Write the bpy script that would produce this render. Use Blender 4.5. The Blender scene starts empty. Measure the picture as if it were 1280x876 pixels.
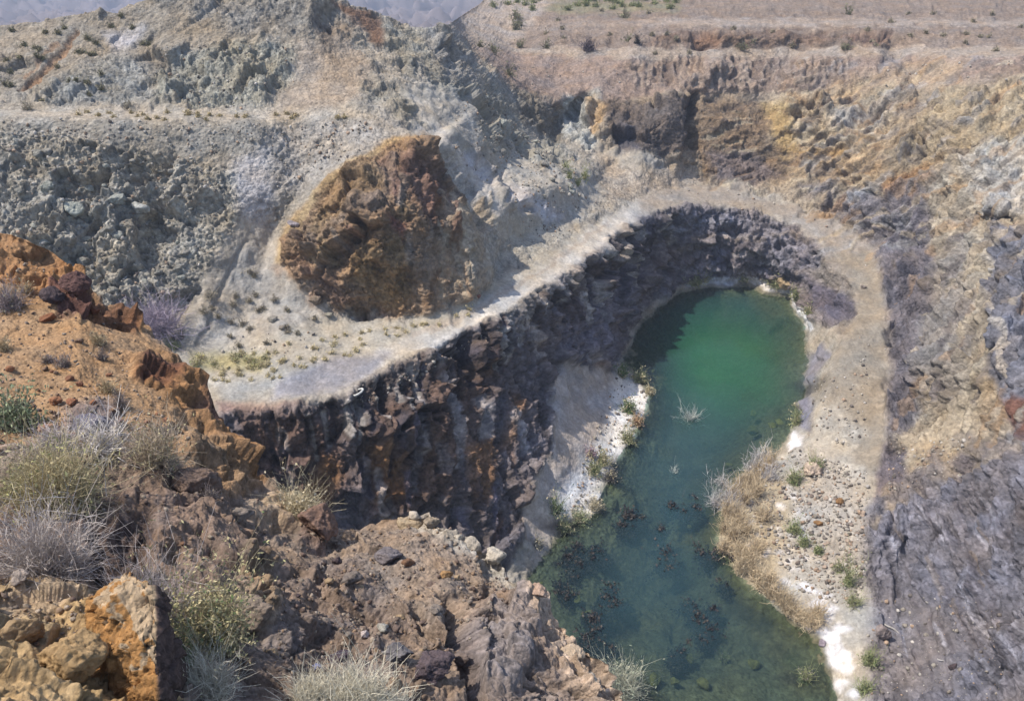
import bpy, math, random
import numpy as np
from mathutils import Vector, Matrix
from mathutils.geometry import delaunay_2d_cdt
R = math.radians
rng = np.random.default_rng(7); random.seed(7)
scene = bpy.context.scene
COL = scene.collection

# ------------------------------------------------------------ camera, sky, sun, exposure
EYE = 50.0; PITCH = 30.0; FPX = 960.0
cam = bpy.data.cameras.new('camera'); cam.lens = 27.0; cam.sensor_width = 36.0
cam.clip_start = 0.1; cam.clip_end = 20000
co = bpy.data.objects.new('camera', cam); COL.objects.link(co)
co.location = (0, 0, EYE); co.rotation_euler = (R(90-PITCH), 0, 0)
scene.camera = co
SUN_EL = 57.0; SUN_TO = (-1.0, 0.02)           # horizontal direction towards the sun
az = math.atan2(SUN_TO[0], SUN_TO[1])          # clockwise from +Y
w = bpy.data.worlds.new('World'); scene.world = w; w.use_nodes = True
nt = w.node_tree; sky = nt.nodes.new('ShaderNodeTexSky'); sky.sky_type = 'NISHITA'
sky.sun_disc = False; sky.sun_elevation = R(SUN_EL); sky.sun_rotation = az
sky.air_density = 1.0; sky.dust_density = 1.5
bg = nt.nodes['Background']; bg.inputs[1].default_value = 0.15
nt.links.new(sky.outputs[0], bg.inputs[0])
sd = bpy.data.lights.new('sun', 'SUN'); sd.energy = 4.6; sd.angle = R(0.5); sd.color = (1, .93, .82)
so = bpy.data.objects.new('sun', sd); COL.objects.link(so)
hx, hy = np.array(SUN_TO)/np.hypot(*SUN_TO)
tosun = Vector((hx*math.cos(R(SUN_EL)), hy*math.cos(R(SUN_EL)), math.sin(R(SUN_EL))))
so.rotation_euler = tosun.to_track_quat('Z', 'Y').to_euler(); so.location = (-40, 30, 120)
scene.view_settings.view_transform = 'Standard'; scene.view_settings.look = 'None'
scene.view_settings.exposure = 0.6; scene.view_settings.gamma = 1.0
scene.render.resolution_x = 1024; scene.render.resolution_y = 700
scene.render.engine = 'CYCLES'
scene.cycles.transparent_max_bounces = 12; scene.cycles.max_bounces = 5

ct, st = math.cos(R(PITCH)), math.sin(R(PITCH))
def wz(px, py, z):                  # depth of the sight line to (px,py) where it reaches height z
    b = (438-py)/FPX; return (z-EYE)/(b*ct-st)
def wy(px, py, y):
    b = (438-py)/FPX; return y/(ct+b*st)
def pos(px, py, w_):
    px = np.asarray(px, float); py = np.asarray(py, float)
    a = (px-640)/FPX; b = (438-py)/FPX
    return np.stack([a*w_, (ct+b*st)*w_, EYE+(b*ct-st)*w_], -1)

# ------------------------------------------------------------ noise in numpy
def hsh(x, y, z, s=0):
    with np.errstate(over='ignore'):
        h = (x.astype(np.uint32)*np.uint32(374761393)) ^ (y.astype(np.uint32)*np.uint32(668265263)) ^ (z.astype(np.uint32)*np.uint32(2246822519)) ^ np.uint32((s*3266489917) & 0xffffffff)
        h = (h ^ (h >> np.uint32(13)))*np.uint32(1274126177)
        h ^= h >> np.uint32(16); h = h*np.uint32(2654435761); h ^= h >> np.uint32(15)
    return h
_g = np.random.default_rng(3).normal(size=(256, 3)); GR = (_g/np.linalg.norm(_g, axis=1)[:, None]).astype(np.float32)*1.6
def perlin(p, s=0):
    ip = np.floor(p).astype(np.int64); f = (p-ip).astype(np.float32)
    u = f*f*f*(f*(f*6-15)+10); out = np.zeros(len(p), np.float32)
    for dx in (0, 1):
        for dy in (0, 1):
            for dz in (0, 1):
                g = GR[hsh(ip[:, 0]+dx, ip[:, 1]+dy, ip[:, 2]+dz, s) & 255]
                d = (f[:, 0]-dx)*g[:, 0]+(f[:, 1]-dy)*g[:, 1]+(f[:, 2]-dz)*g[:, 2]
                wt = (u[:, 0] if dx else 1-u[:, 0])*(u[:, 1] if dy else 1-u[:, 1])*(u[:, 2] if dz else 1-u[:, 2])
                out += d*wt
    return out
def fbm(p, octs=4, s=0, gain=.5, ridged=False):
    o = np.zeros(len(p), np.float32); a = 1; t = 0
    for k in range(octs):
        n = perlin(p, s+k*17)
        if ridged: n = 1-2*np.abs(n)
        o += a*n; t += a; a *= gain; p = p*2.03+11.7
    return o/t
def cells(p, s=0):
    """cellular fracture: returns F1, F2, cell random (N,4), offset from the cell's seed"""
    ip = np.floor(p).astype(np.int64); n = len(p)
    f1 = np.full(n, 9, np.float32); f2 = f1.copy(); hid = np.zeros(n, np.uint32); off = np.zeros((n, 3), np.float32)
    fr = (p-ip).astype(np.float32)
    for dx in (-1, 0, 1):
        for dy in (-1, 0, 1):
            for dz in (-1, 0, 1):
                h = hsh(ip[:, 0]+dx, ip[:, 1]+dy, ip[:, 2]+dz, s)
                ox = fr[:, 0]-dx-(h & 1023)/np.float32(1023); oy = fr[:, 1]-dy-((h >> 10) & 1023)/np.float32(1023); oz = fr[:, 2]-dz-((h >> 20) & 1023)/np.float32(1023)
                d = ox*ox+oy*oy+oz*oz
                m = d < f1
                f2 = np.where(m, f1, np.minimum(f2, d)); f1 = np.where(m, d, f1); hid = np.where(m, h, hid)
                off[m, 0] = ox[m]; off[m, 1] = oy[m]; off[m, 2] = oz[m]
    h2 = hsh(hid, hid >> 3, hid >> 7, s+5)
    r = np.stack([(h2 & 255), (h2 >> 8) & 255, (h2 >> 16) & 255, (h2 >> 24) & 255], -1).astype(np.float32)/255
    return np.sqrt(f1), np.sqrt(f2), r, off
def fract(p, L, s=0, tilt=1.0):
    f1, f2, r, off = cells(p/L, s)
    d = (r[:, 3]-.5)*.38 + tilt*.8*((off*(r[:, :3]-.5)*2).sum(1))
    edge = np.clip((f2-f1)/.12, 0, 1)
    return L*(d - .05*(1-edge)), r, edge
def gblur(A, sg):
    k = int(3*sg); x = np.arange(-k, k+1); g = np.exp(-x*x/(2*sg*sg)); g /= g.sum()
    for ax in (0, 1):
        P = np.pad(A, [(k, k) if a == ax else (0, 0) for a in (0, 1)], 'edge'); o = np.zeros_like(A)
        for i, gg in enumerate(g):
            o += gg*(P[i:i+A.shape[0]] if ax == 0 else P[:, i:i+A.shape[1]])
        A = o
    return A
def lin(c):
    c = np.array(c, float)/255; return np.where(c <= .04045, c/12.92, ((c+.055)/1.055)**2.4)
ALB = 0.62                                    # how a sunlit tone in 8-bit relates to the surface's own colour
def rgb(r, g, b):
    m = (r+g+b)/3; k = .80
    return lin((m+(r-m)*k+1, m+(g-m)*k-1.0, m+(b-m)*k-1))*ALB

def inside(poly, x, y):
    ins = False; n = len(poly)
    for i in range(n):
        x0, y0 = poly[i]; x1, y1 = poly[(i+1) % n]
        if (y0 > y) != (y1 > y) and x < (x1-x0)*(y-y0)/(y1-y0)+x0: ins = not ins
    return ins
def pick(poly):
    xs_ = [p[0] for p in poly]; ys_ = [p[1] for p in poly]
    while True:
        x = random.uniform(min(xs_), max(xs_)); y = random.uniform(min(ys_), max(ys_))
        if inside(poly, x, y): return x, y
pick_ = pick
# ------------------------------------------------------------ surveyed surface -> grid
class Field:
    def __init__(s, ctrl, cols, top, bottom, rows, sig=3, skirt=None):
        P = []; W = []
        for c in ctrl:
            px, py, kind, v = c
            P.append((px, py)); W.append(wz(px, py, v) if kind == 'z' else wy(px, py, v))
        W = np.array(W)
        vs, es, fs, ov, oe, of = delaunay_2d_cdt([Vector((a/100, b/100)) for a, b in P], [], [], 0, 1e-5)
        V = np.array([(v.x*100, v.y*100) for v in vs]); IW = np.array([1/W[o[0]] for o in ov])
        nC = len(cols); t = np.linspace(0, 1, rows)
        PX = np.repeat(cols[None], rows, 0); T = top(cols)
        PY = T[None]+t[:, None]*(bottom-T)[None]
        G = np.full(PX.shape, np.nan)
        fx = PX.ravel(); fy = PY.ravel(); g = G.ravel()
        for f in fs:
            a, b, c = f[:3]
            (x0, y0), (x1, y1), (x2, y2) = V[a], V[b], V[c]
            c0 = np.searchsorted(cols, min(x0, x1, x2)-.01); c1 = np.searchsorted(cols, max(x0, x1, x2)+.01)
            if c1 <= c0: continue
            sx = PX[:, c0:c1]; sy = PY[:, c0:c1]
            D = (y1-y2)*(x0-x2)+(x2-x1)*(y0-y2)
            if abs(D) < 1e-6: continue
            l0 = ((y1-y2)*(sx-x2)+(x2-x1)*(sy-y2))/D; l1 = ((y2-y0)*(sx-x2)+(x0-x2)*(sy-y2))/D; l2 = 1-l0-l1
            m = (l0 >= -1e-4) & (l1 >= -1e-4) & (l2 >= -1e-4)
            G[:, c0:c1][m] = (l0*IW[a]+l1*IW[b]+l2*IW[c])[m]
        bad = np.isnan(G)
        if bad.any():
            print('uncovered', bad.sum())
            for j in range(nC):
                col = G[:, j]; ok = ~np.isnan(col)
                if ok.any(): G[:, j] = np.interp(np.arange(rows), np.nonzero(ok)[0], col[ok])
            okc = ~np.isnan(G).all(0)
            G[:, ~okc] = np.nanmean(G)
        G = gblur(G, sig)
        s.cols = cols; s.rows = rows; s.PX = PX; s.PY = PY; s.P = pos(PX, PY, 1/G); s.T = T; s.bottom = bottom
        s.nrm = s.normals(s.P)
        s.t = t
    @staticmethod
    def normals(P):
        du = np.gradient(P, axis=1); dv = np.gradient(P, axis=0)
        n = np.cross(dv, du); n /= np.linalg.norm(n, axis=-1, keepdims=True)+1e-12
        return np.where(((n*(np.array([0, 0, EYE+5])-P)).sum(-1) < 0)[..., None], -n, n)
    def prep(s, warp, wscale):
        N = s.P.shape[0]*s.P.shape[1]; p = s.P.reshape(-1, 3)
        wx = fbm(p*wscale, 4, 91)*warp; wv = fbm(p*wscale+50, 4, 92)*warp
        s.u = s.PX.ravel()+wx; s.v = s.PY.ravel()+wv
        s.c = np.zeros((N, 3)); s.amp = np.zeros(N); s.tal = np.zeros(N); s.disp = np.zeros(N); s.flu = np.zeros(N); s.lab = np.zeros(N, int)
    def sub(s, pts, m):
        x = [q[0] for q in pts]; y = [q[1] for q in pts]
        return np.nonzero((s.u > min(x)-m) & (s.u < max(x)+m) & (s.v > min(y)-m) & (s.v < max(y)+m))[0]
    def segd(s, u, v, pts, close):
        d = np.full(len(u), 1e9); n = len(pts)
        for i in range(n if close else n-1):
            x0, y0 = pts[i][:2]; x1, y1 = pts[(i+1) % n][:2]
            L = (x1-x0)**2+(y1-y0)**2+1e-9
            k = np.clip(((u-x0)*(x1-x0)+(v-y0)*(y1-y0))/L, 0, 1)
            d = np.minimum(d, np.hypot(u-x0-k*(x1-x0), v-y0-k*(y1-y0)))
        return d
    def area(s, pts, c=None, a=1, f=8, amp=None, tal=None, flu=None, disp=0, lab=None):
        ix = s.sub(pts, f); u = s.u[ix]; v = s.v[ix]
        if not len(ix): return
        ins = np.zeros(len(ix), bool); n = len(pts)
        for i in range(n):
            x0, y0 = pts[i]; x1, y1 = pts[(i+1) % n]
            if y0 == y1: continue
            c_ = ((y0 > v) != (y1 > v)) & (u < (x1-x0)*(v-y0)/(y1-y0)+x0); ins ^= c_
        d = s.segd(u, v, pts, True); d = np.where(ins, d, -d)
        m = np.clip(d/f*.5+.5, 0, 1); m = m*m*(3-2*m)*a
        s.put(ix, m, c, amp, tal, flu, disp, lab)
    def line(s, pts, wd, c=None, a=1, amp=None, tal=None, flu=None, disp=0, lab=None):
        ix = s.sub(pts, wd*1.5); 
        if not len(ix): return
        d = s.segd(s.u[ix], s.v[ix], pts, False)
        m = np.clip(1.5-d/wd, 0, 1); m = m*m*(3-2*m)*a
        s.put(ix, m, c, amp, tal, flu, disp, lab)
    def put(s, ix, m, c, amp, tal, flu, disp, lab):
        if c is not None: s.c[ix] = s.c[ix]*(1-m[:, None])+np.array(c)*m[:, None]
        if amp is not None: s.amp[ix] = s.amp[ix]*(1-m)+amp*m
        if tal is not None: s.tal[ix] = s.tal[ix]*(1-m)+tal*m
        if flu is not None: s.flu[ix] = s.flu[ix]*(1-m)+flu*m
        if disp: s.disp[ix] += disp*m
        if lab is not None: s.lab[ix[m > .5]] = lab
    def at(s, px, py):
        j = int(np.clip(np.searchsorted(s.cols, px), 0, len(s.cols)-1))
        T = s.T[j]; B = s.bottom[j] if hasattr(s.bottom, '__len__') else s.bottom
        i = int(np.clip(round((py-T)/(B-T)*(s.rows-1)), 0, s.rows-1))
        return s.F[i, j]

def mesh_grid(name, P, C, lab=None, names=None, mats=None):
    """split one surface into named pieces that share their border"""
    H, W_ = P.shape[:2]; idx = np.arange(H*W_).reshape(H, W_)
    q = np.stack([idx[:-1, :-1], idx[1:, :-1], idx[1:, 1:], idx[:-1, 1:]], -1).reshape(-1, 4)
    V = P.reshape(-1, 3); Cf = C.reshape(-1, 3)
    groups = [(name, np.ones(len(q), bool), mats[0])] if lab is None else [(names[k], lab.reshape(-1)[q[:, 0]] == k, mats[k]) for k in range(len(names))]
    out = []
    for nm, m, mt in groups:
        f = q[m]
        if not len(f): continue
        used, inv = np.unique(f, return_inverse=True); inv = inv.reshape(-1, 4)
        out.append(raw_mesh(nm, V[used], inv, mt, Cf[used], smooth=True))
    return out
def raw_mesh(name, V, Fq, mat, C=None, smooth=False, parent=None):
    me = bpy.data.meshes.new(name); V = np.ascontiguousarray(V, np.float32); Fq = np.ascontiguousarray(Fq, np.int32)
    k = Fq.shape[1]; me.vertices.add(len(V)); me.vertices.foreach_set('co', V.ravel())
    me.loops.add(Fq.size); me.loops.foreach_set('vertex_index', Fq.ravel())
    me.polygons.add(len(Fq)); me.polygons.foreach_set('loop_start', np.arange(0, Fq.size, k, dtype=np.int32))
    if smooth: me.polygons.foreach_set('use_smooth', np.ones(len(Fq), bool))
    me.update(calc_edges=True); me.validate()
    if C is not None:
        at = me.color_attributes.new('Col', 'FLOAT_COLOR', 'POINT')
        at.data.foreach_set('color', np.concatenate([C, np.ones((len(C), 1))], 1).astype(np.float32).ravel())
    me.materials.append(mat)
    o = bpy.data.objects.new(name, me); COL.objects.link(o)
    if parent is not None: o.parent = parent
    return o

# ------------------------------------------------------------ materials
def mat_rock(name, s1, bump, dist, var=.35, rough=.95, speck=0.0):
    m = bpy.data.materials.new(name); m.use_nodes = True; N = m.node_tree; b = N.nodes['Principled BSDF']
    b.inputs['Roughness'].default_value = rough; b.inputs['Specular IOR Level'].default_value = .18
    at = N.nodes.new('ShaderNodeAttribute'); at.attribute_name = 'Col'
    tc = N.nodes.new('ShaderNodeTexCoord')
    n1 = N.nodes.new('ShaderNodeTexNoise'); n1.inputs['Scale'].default_value = s1; n1.inputs['Detail'].default_value = 8; n1.inputs['Roughness'].default_value = .68
    n2 = N.nodes.new('ShaderNodeTexVoronoi'); n2.inputs['Scale'].default_value = s1*1.7
    for n in (n1, n2): N.links.new(tc.outputs['Object'], n.inputs['Vector'])
    mr = N.nodes.new('ShaderNodeMapRange'); mr.inputs['From Min'].default_value = .3; mr.inputs['From Max'].default_value = .7
    mr.inputs['To Min'].default_value = 1-var; mr.inputs['To Max'].default_value = 1+var
    N.links.new(n1.outputs[0], mr.inputs[0])
    sep = N.nodes.new('ShaderNodeSeparateColor'); N.links.new(n2.outputs['Color'], sep.inputs[0])
    m2 = N.nodes.new('ShaderNodeMapRange'); m2.inputs['To Min'].default_value = 1-var*.6; m2.inputs['To Max'].default_value = 1+var*.6
    N.links.new(sep.outputs[0], m2.inputs[0])
    mu = N.nodes.new('ShaderNodeMath'); mu.operation = 'MULTIPLY'; N.links.new(mr.outputs[0], mu.inputs[0]); N.links.new(m2.outputs[0], mu.inputs[1])
    vm = N.nodes.new('ShaderNodeVectorMath'); vm.operation = 'SCALE'
    N.links.new(at.outputs['Color'], vm.inputs[0]); N.links.new(mu.outputs[0], vm.inputs['Scale'])
    N.links.new(vm.outputs[0], b.inputs['Base Color'])
    ad = N.nodes.new('ShaderNodeMath'); ad.operation = 'MULTIPLY_ADD'; ad.inputs[1].default_value = -.35
    N.links.new(n2.outputs['Distance'], ad.inputs[0]); N.links.new(n1.outputs[0], ad.inputs[2])
    bp = N.nodes.new('ShaderNodeBump'); bp.inputs['Strength'].default_value = bump; bp.inputs['Distance'].default_value = dist
    N.links.new(ad.outputs[0], bp.inputs['Height']); N.links.new(bp.outputs[0], b.inputs['Normal'])
    return m
MAT_FAR = mat_rock('weathered_rock', 1.9, .9, .35, .30)
MAT_SOFT = mat_rock('packed_dirt', 2.6, .6, .15, .18)
MAT_HILL = mat_rock('distant_desert', .02, .4, 4, .25)
MAT_NEAR = mat_rock('foreground_rock', 11, .9, .05, .28)
MAT_GRAVEL = mat_rock('loose_stone', 9, .7, .04, .25)
def mat_plain(name, col, rough=.8, var=.25, sc=30, trans=0):
    m = bpy.data.materials.new(name); m.use_nodes = True; N = m.node_tree; b = N.nodes['Principled BSDF']
    b.inputs['Roughness'].default_value = rough; b.inputs['Specular IOR Level'].default_value = .2
    tc = N.nodes.new('ShaderNodeTexCoord'); n = N.nodes.new('ShaderNodeTexNoise'); n.inputs['Scale'].default_value = sc; n.inputs['Detail'].default_value = 4
    N.links.new(tc.outputs['Object'], n.inputs['Vector'])
    mx = N.nodes.new('ShaderNodeMixRGB'); c = np.array(col)
    mx.inputs[1].default_value = (*(c*(1-var)), 1); mx.inputs[2].default_value = (*np.minimum(c*(1+var), 1), 1)
    N.links.new(n.outputs[0], mx.inputs[0]); N.links.new(mx.outputs[0], b.inputs['Base Color'])
    return m
def mat_leaf(name, sc=6):
    m = bpy.data.materials.new(name); m.use_nodes = True; N = m.node_tree; b = N.nodes['Principled BSDF']
    b.inputs['Roughness'].default_value = .8; b.inputs['Specular IOR Level'].default_value = .15
    at = N.nodes.new('ShaderNodeAttribute'); at.attribute_name = 'Col'
    tc = N.nodes.new('ShaderNodeTexCoord'); n = N.nodes.new('ShaderNodeTexNoise'); n.inputs['Scale'].default_value = sc
    N.links.new(tc.outputs['Object'], n.inputs['Vector'])
    mr = N.nodes.new('ShaderNodeMapRange'); mr.inputs['To Min'].default_value = .75; mr.inputs['To Max'].default_value = 1.25
    N.links.new(n.outputs[0], mr.inputs[0]); vm = N.nodes.new('ShaderNodeVectorMath'); vm.operation = 'SCALE'
    N.links.new(at.outputs['Color'], vm.inputs[0]); N.links.new(mr.outputs[0], vm.inputs['Scale']); N.links.new(vm.outputs[0], b.inputs['Base Color'])
    return m
MAT_PLANT = mat_leaf('dry_plant')
PB = 1.45

def tag(o, label=None, cat=None, group=None, kind=None):
    if label: o['label'] = label
    if cat: o['category'] = cat
    if group: o['group'] = group
    if kind: o['kind'] = kind
    return o

# ============================================================ the pit (hill, bench, cliffs, lake bed, far plateau)
C = []
def Z(*a):
    for p in a: C.append((p[0], p[1], 'z', p[2]))
def Y(*a):
    for p in a: C.append((p[0], p[1], 'y', p[2]))
SHORE = [(850,366),(880,359),(935,356),(985,370),(1004,400),(1011,440),(1004,480),(998,515),(985,548),(962,578),(925,598),(902,630),(893,675),(925,722),(962,757),(995,778),(1026,802),(1044,850),(1048,905),
         (960,912),(870,908),(800,884),(740,862),(680,830),(640,775),(655,728),(680,692),(702,660),(742,640),(758,618),(766,582),(786,556),(800,532),(815,492),(795,470),(776,458),(786,432),(800,404),(822,384)]
Z(*[(a,b,0) for a,b in SHORE])
Z((930,400,-3.5),(860,420,-4),(960,430,-2.5),(860,480,-5.5),(930,500,-4),(880,560,-5),(830,560,-2.5),(960,540,-.9),(840,640,-4),(880,640,-2.2),(780,680,-1.6),(730,700,-1.0),(830,720,-3.6),(880,720,-2),(720,780,-1.0),(770,800,-2),(840,800,-2.6),(930,800,-1.2),(980,830,-.7),(900,850,-1.1),(960,880,-.5),(840,880,-.6),(830,430,-2.5),(985,460,-1),(940,375,-.8),(800,600,-2))
# bench rim above the lake, left to right, and the road inside it
Z((-160,690,17),(0,640,17),(150,565,16.8),(250,528,16.5),(300,514,16.2),(370,506,16),(430,492,16),(480,464,16),(530,442,15.8),(580,414,15.6),(640,386,15.3),(690,353,14.8),(735,322,14.3),(768,293,13.9),(798,273,13.3),(840,260,12.6),(880,257,11.8),(940,263,10.9),(990,281,9.9),(1022,303,9.2))
Z((1038,330,8),(1062,350,7.6),(1072,385,6.9),(1052,430,6),(1036,480,4.8),(1022,520,3.6),(1012,550,2.4))
# cliff toe on the left
Z((300,900,9),(450,900,3.5),(600,880,1),(-160,900,14),(0,900,12.5),(620,780,.8),(640,700,1.2),(655,650,2.2),(664,606,4),(688,565,4.4),(690,500,6),(697,455,7),(733,462,4),(765,466,1.4),(772,440,1),(788,408,1),(812,382,1),(843,364,1),(320,620,9.5),(420,665,6.5),(520,680,4.0),(580,690,2.5))
Z((720,520,3.2),(745,500,2.0),(735,560,1.8),(715,600,1.8),(720,625,1.0),(690,640,1.4),(780,500,.5),(765,540,.6),(740,600,.6),(725,635,.4))
Z((400,580,11.5),(480,560,11.5),(480,640,7),(560,530,11.3),(560,620,6.8),(620,500,9.6),(620,600,5.6),(650,450,10.6),(700,400,10),(740,380,9),(740,430,5.5),(770,340,9),(780,390,4.2),(810,330,6.6),(850,310,6.4),(910,305,6.5),(970,320,6),(850,345,2.2),(910,340,2.2),(980,352,2.2),(1010,345,5),(1015,385,2.2),(1022,430,2.2),(1015,480,1.6))
# shelf of rubble on the right shore
Z((1060,560,3.2),(1030,590,2.1),(980,600,1),(950,640,.8),(1020,640,1.8),(1060,640,2.4),(940,690,.6),(1000,700,1.1),(1050,700,1.8),(1000,760,.6),(1050,760,1.4),(1060,820,1.2),(1065,880,1.1),(1080,560,3.6))
# toe of the upper wall
Z((800,247,13.6),(830,236,13.2),(862,222,12.4),(900,228,12.1),(935,242,11.7),(1000,256,11),(1048,280,10),(1088,310,8.8),(1102,370,7.3),(1110,450,5.7),(1106,520,4.5),(1100,580,3.6),(1085,622,3),(1078,680,2.4),(1085,740,2.2),(1090,800,2),(1092,880,1.9))
Z((1080,450,5.7),(1080,400,6.8),(1085,350,7.8),(1060,310,9))
# bench surface
Z((240,470,16.5),(320,470,16.2),(420,450,16.1),(240,442,17),(330,432,17),(400,420,16.8),(470,410,16.6),(540,400,16.2),(600,375,16),(622,352,16.2),(660,335,15.6),(700,312,15),(745,285,14.6),(780,262,14))
# left hill
Y((0,300,62),(0,180,71),(0,150,73),(0,138,78),(0,70,90),(0,34,98),(-160,48,98),(-160,140,78),(-160,152,73),(-160,320,60),(-160,450,55),(0,420,57),(100,400,59),(100,280,66),(100,165,73.5),(100,150,75),(100,138,80),(100,60,91),(100,20,99),(200,390,61.5),(200,280,68),(200,160,75.5),(200,150,76.5),(200,138,82),(200,70,92),(200,0,101),(200,-20,103),
  (260,350,64.5),(300,250,71),(310,160,77.5),(310,150,79),(310,140,83.5),(300,70,93),(300,0,101),(300,-50,106),(335,-55,106),(400,-40,106),(380,60,95),(380,100,90),(360,150,81),
  (330,330,68),(300,400,62.5),(360,380,64.5),(400,410,62.5))
Y((430,-5,106),(480,18,109),(520,34,111),(558,30,113),(450,60,99),(450,140,83),(500,60,102),(500,110,92),(540,170,85),(560,100,100),(545,60,106),(600,130,102),(590,240,82),(620,290,80),(640,250,85),(700,230,95),(600,82,113),(620,92,118),(640,102,123),(665,95,133),(690,132,124),(650,136,116),(690,172,119),(650,190,103),(700,280,91),(740,256,99))
# brown outcrop bulging from the slope
Y((520,172,76.5),(440,205,73.5),(400,245,70),(362,300,68),(370,345,65.5),(400,383,64),(460,396,64.3),(520,398,65),(570,386,66.3),(592,362,67.6),(594,330,69),(625,345,75),(628,318,79),(588,290,71.5),(612,280,80),(572,240,77.5),(545,200,77.5),(460,260,67.5),(450,320,65),(520,330,66.5),(500,240,69.8),(560,310,70.5),(535,270,69.5))
Y((505,165,80),(420,190,77),(380,235,74.5),(345,290,71.5),(640,300,83),(550,180,82.5))
# far wall and plateau
Y((760,200,116),(700,150,128),(760,160,121),(740,110,130),(750,80,139),(800,180,118),(830,150,121),(840,120,128),(868,128,129),(872,185,123.5),(850,190,121),(900,150,126),(960,170,124),(960,230,119),(1000,190,121),(1050,230,113),(1100,250,104),(1050,170,119),(1000,120,128),(900,118,132),(960,115,132.5),(820,112,132),(1080,110,126),
  (780,74,138.5),(900,73,135),(1000,73,134.5),(1100,74,131),(1200,74,123),(1280,72,118),(1440,75,112),
  (640,66,150),(700,66,148),(780,66,144),(900,64,143),(1000,64,143),(1110,62,140),(1200,62,132),(1280,60,128),(1440,60,122),
  (620,50,155),(700,44,154),(800,42,146),(900,40,145),(1000,40,145),(1110,40,143),(1200,42,140),(1280,42,137),(1440,42,132),
  (700,32,166),(800,30,160),(900,29,158),(1000,29,158),(1110,30,156),(1280,31,152),(1440,31,150),
  (600,5,185),(575,22,165),(630,18,178),(700,12,185),(800,8,185),(900,5,186),(1100,5,185),(1280,5,182),(1440,5,180),(700,-75,380),(640,-40,260),(900,-75,400),(1200,-75,400),(1440,-75,400))
# right wall
Y((1150,500,66),(1150,400,80),(1150,300,94),(1150,200,107),(1150,120,119),(1200,450,64),(1200,350,81),(1200,250,94),(1200,150,106),(1238,265,88),(1238,420,66),(1242,262,83),(1244,420,61.5),(1280,450,57.5),(1280,350,70),(1280,270,80.5),(1280,240,88),(1280,150,101),
  (1440,150,92),(1440,300,69),(1440,450,50),(1440,700,31),(1440,900,23),(1280,560,49.5),(1230,545,54),(1225,600,50.5),(1180,560,56),(1120,560,59.5),(1130,610,54.5),(1150,650,50),(1180,700,44.3),(1280,700,39.5),(1120,720,46),(1180,780,39),(1280,780,35.2),(1130,800,39.5),(1180,870,33.4),(1280,870,30.7),(1130,870,34.5))
tx = [-170,0,60,140,180,200,330,400,430,450,480,520,545,560,572,600,640,700,1500]
ty = [44,33,24,13,3,-5,-45,-25,1,8,20,36,38,31,23,5,-38,-72,-72]
top = lambda c: np.interp(c, tx, ty)
colsB = np.concatenate([np.arange(-155, -10, 5), np.arange(-10, 1290, 1.22), np.arange(1292, 1436, 5)])
B = Field(C, colsB, top, np.full(len(colsB), 896.0), 760, sig=3.2)
B.prep(9, .35)
pB = B.P.reshape(-1, 3)

# colours of the ground itself
greyH = rgb(184,174,156); greenH = rgb(184,177,160); sand = rgb(205,192,170); pale = rgb(226,218,203); roadg = rgb(160,158,160)
pink = rgb(166,144,128); brown = rgb(168,136,102); orange = rgb(176,128,70); dark = rgb(96,88,96); slate = rgb(128,128,146); yell = rgb(206,176,124)
blueg = rgb(150,152,162); rust = rgb(142,108,94); rgrav = rgb(176,164,140); white = rgb(245,245,250); olive = rgb(150,140,112)
B.c[:] = greyH; B.amp[:] = .5
A_ = B.area; L_ = B.line
# -- left hill
A_([(-170,20),(450,-60),(640,60),(800,250),(640,390),(400,450),(200,470),(-170,500)], greyH, amp=.55, lab=1)
A_([(-170,160),(60,160),(220,190),(290,220),(330,200),(300,270),(250,360),(200,420),(-170,420)], greenH, f=14, amp=1.15, lab=1)
A_([(-170,30),(180,0),(330,-50),(420,-10),(400,40),(330,60),(250,90),(120,110),(-170,110)], rgb(172,160,140), f=14, amp=.4)
A_([(200,80),(290,50),(370,60),(365,100),(320,140),(190,135)], rgb(172,170,154), f=10, amp=.95)
A_([(190,0),(300,-50),(390,-20),(370,50),(290,40)], rgb(164,158,146), f=10, amp=.8)
A_([(40,110),(140,70),(200,90),(180,130),(60,135)], rgb(168,166,156), f=10, amp=.75)
A_([(370,50),(440,60),(460,110),(400,150),(340,140),(370,100)], rgb(186,168,146), f=10, amp=.12, tal=.6)
A_([(390,20),(440,30),(440,70),(400,60)], rgb(142,130,116), f=6, amp=.6)
A_([(410,0),(470,18),(500,60),(470,55)], rgb(150,114,88), f=6, amp=.3, tal=.4)
L_([(95,40),(70,75),(30,115)], 4, rgb(176,132,92), a=.8, disp=-.4)
L_([(72,55),(30,100)], 3, rgb(176,132,92), a=.6)
A_([(-170,134),(120,134),(310,138),(450,138),(460,150),(310,152),(0,150),(-170,154)], rgb(196,184,164), f=8, amp=.08)
A_([(130,40),(180,34),(170,60),(140,62)], rgb(200,198,202), f=8, a=.8)
A_([(-170,152),(330,154),(300,200),(200,190),(60,165),(-170,175)], rgb(170,164,150), f=12, amp=.22, tal=.3)
A_([(340,160),(500,150),(520,175),(440,200),(370,240),(330,240),(300,210)], rgb(188,182,172), f=12, amp=.5, tal=.3)
A_([(290,200),(330,190),(345,250),(330,300),(300,280)], rgb(206,200,196), f=12, amp=.25, tal=.7)
# talus fan
A_([(300,270),(345,290),(375,350),(410,390),(440,420),(300,450),(215,430),(245,370),(280,300)], rgb(186,178,164), f=12, amp=.05, tal=1, lab=9)
L_([(310,300),(285,345),(262,400),(250,430)], 3, rgb(150,140,124), a=.5, disp=-.25)
L_([(296,300),(258,370),(225,420)], 6, rgb(168,158,140), a=.5, amp=.3)
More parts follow.
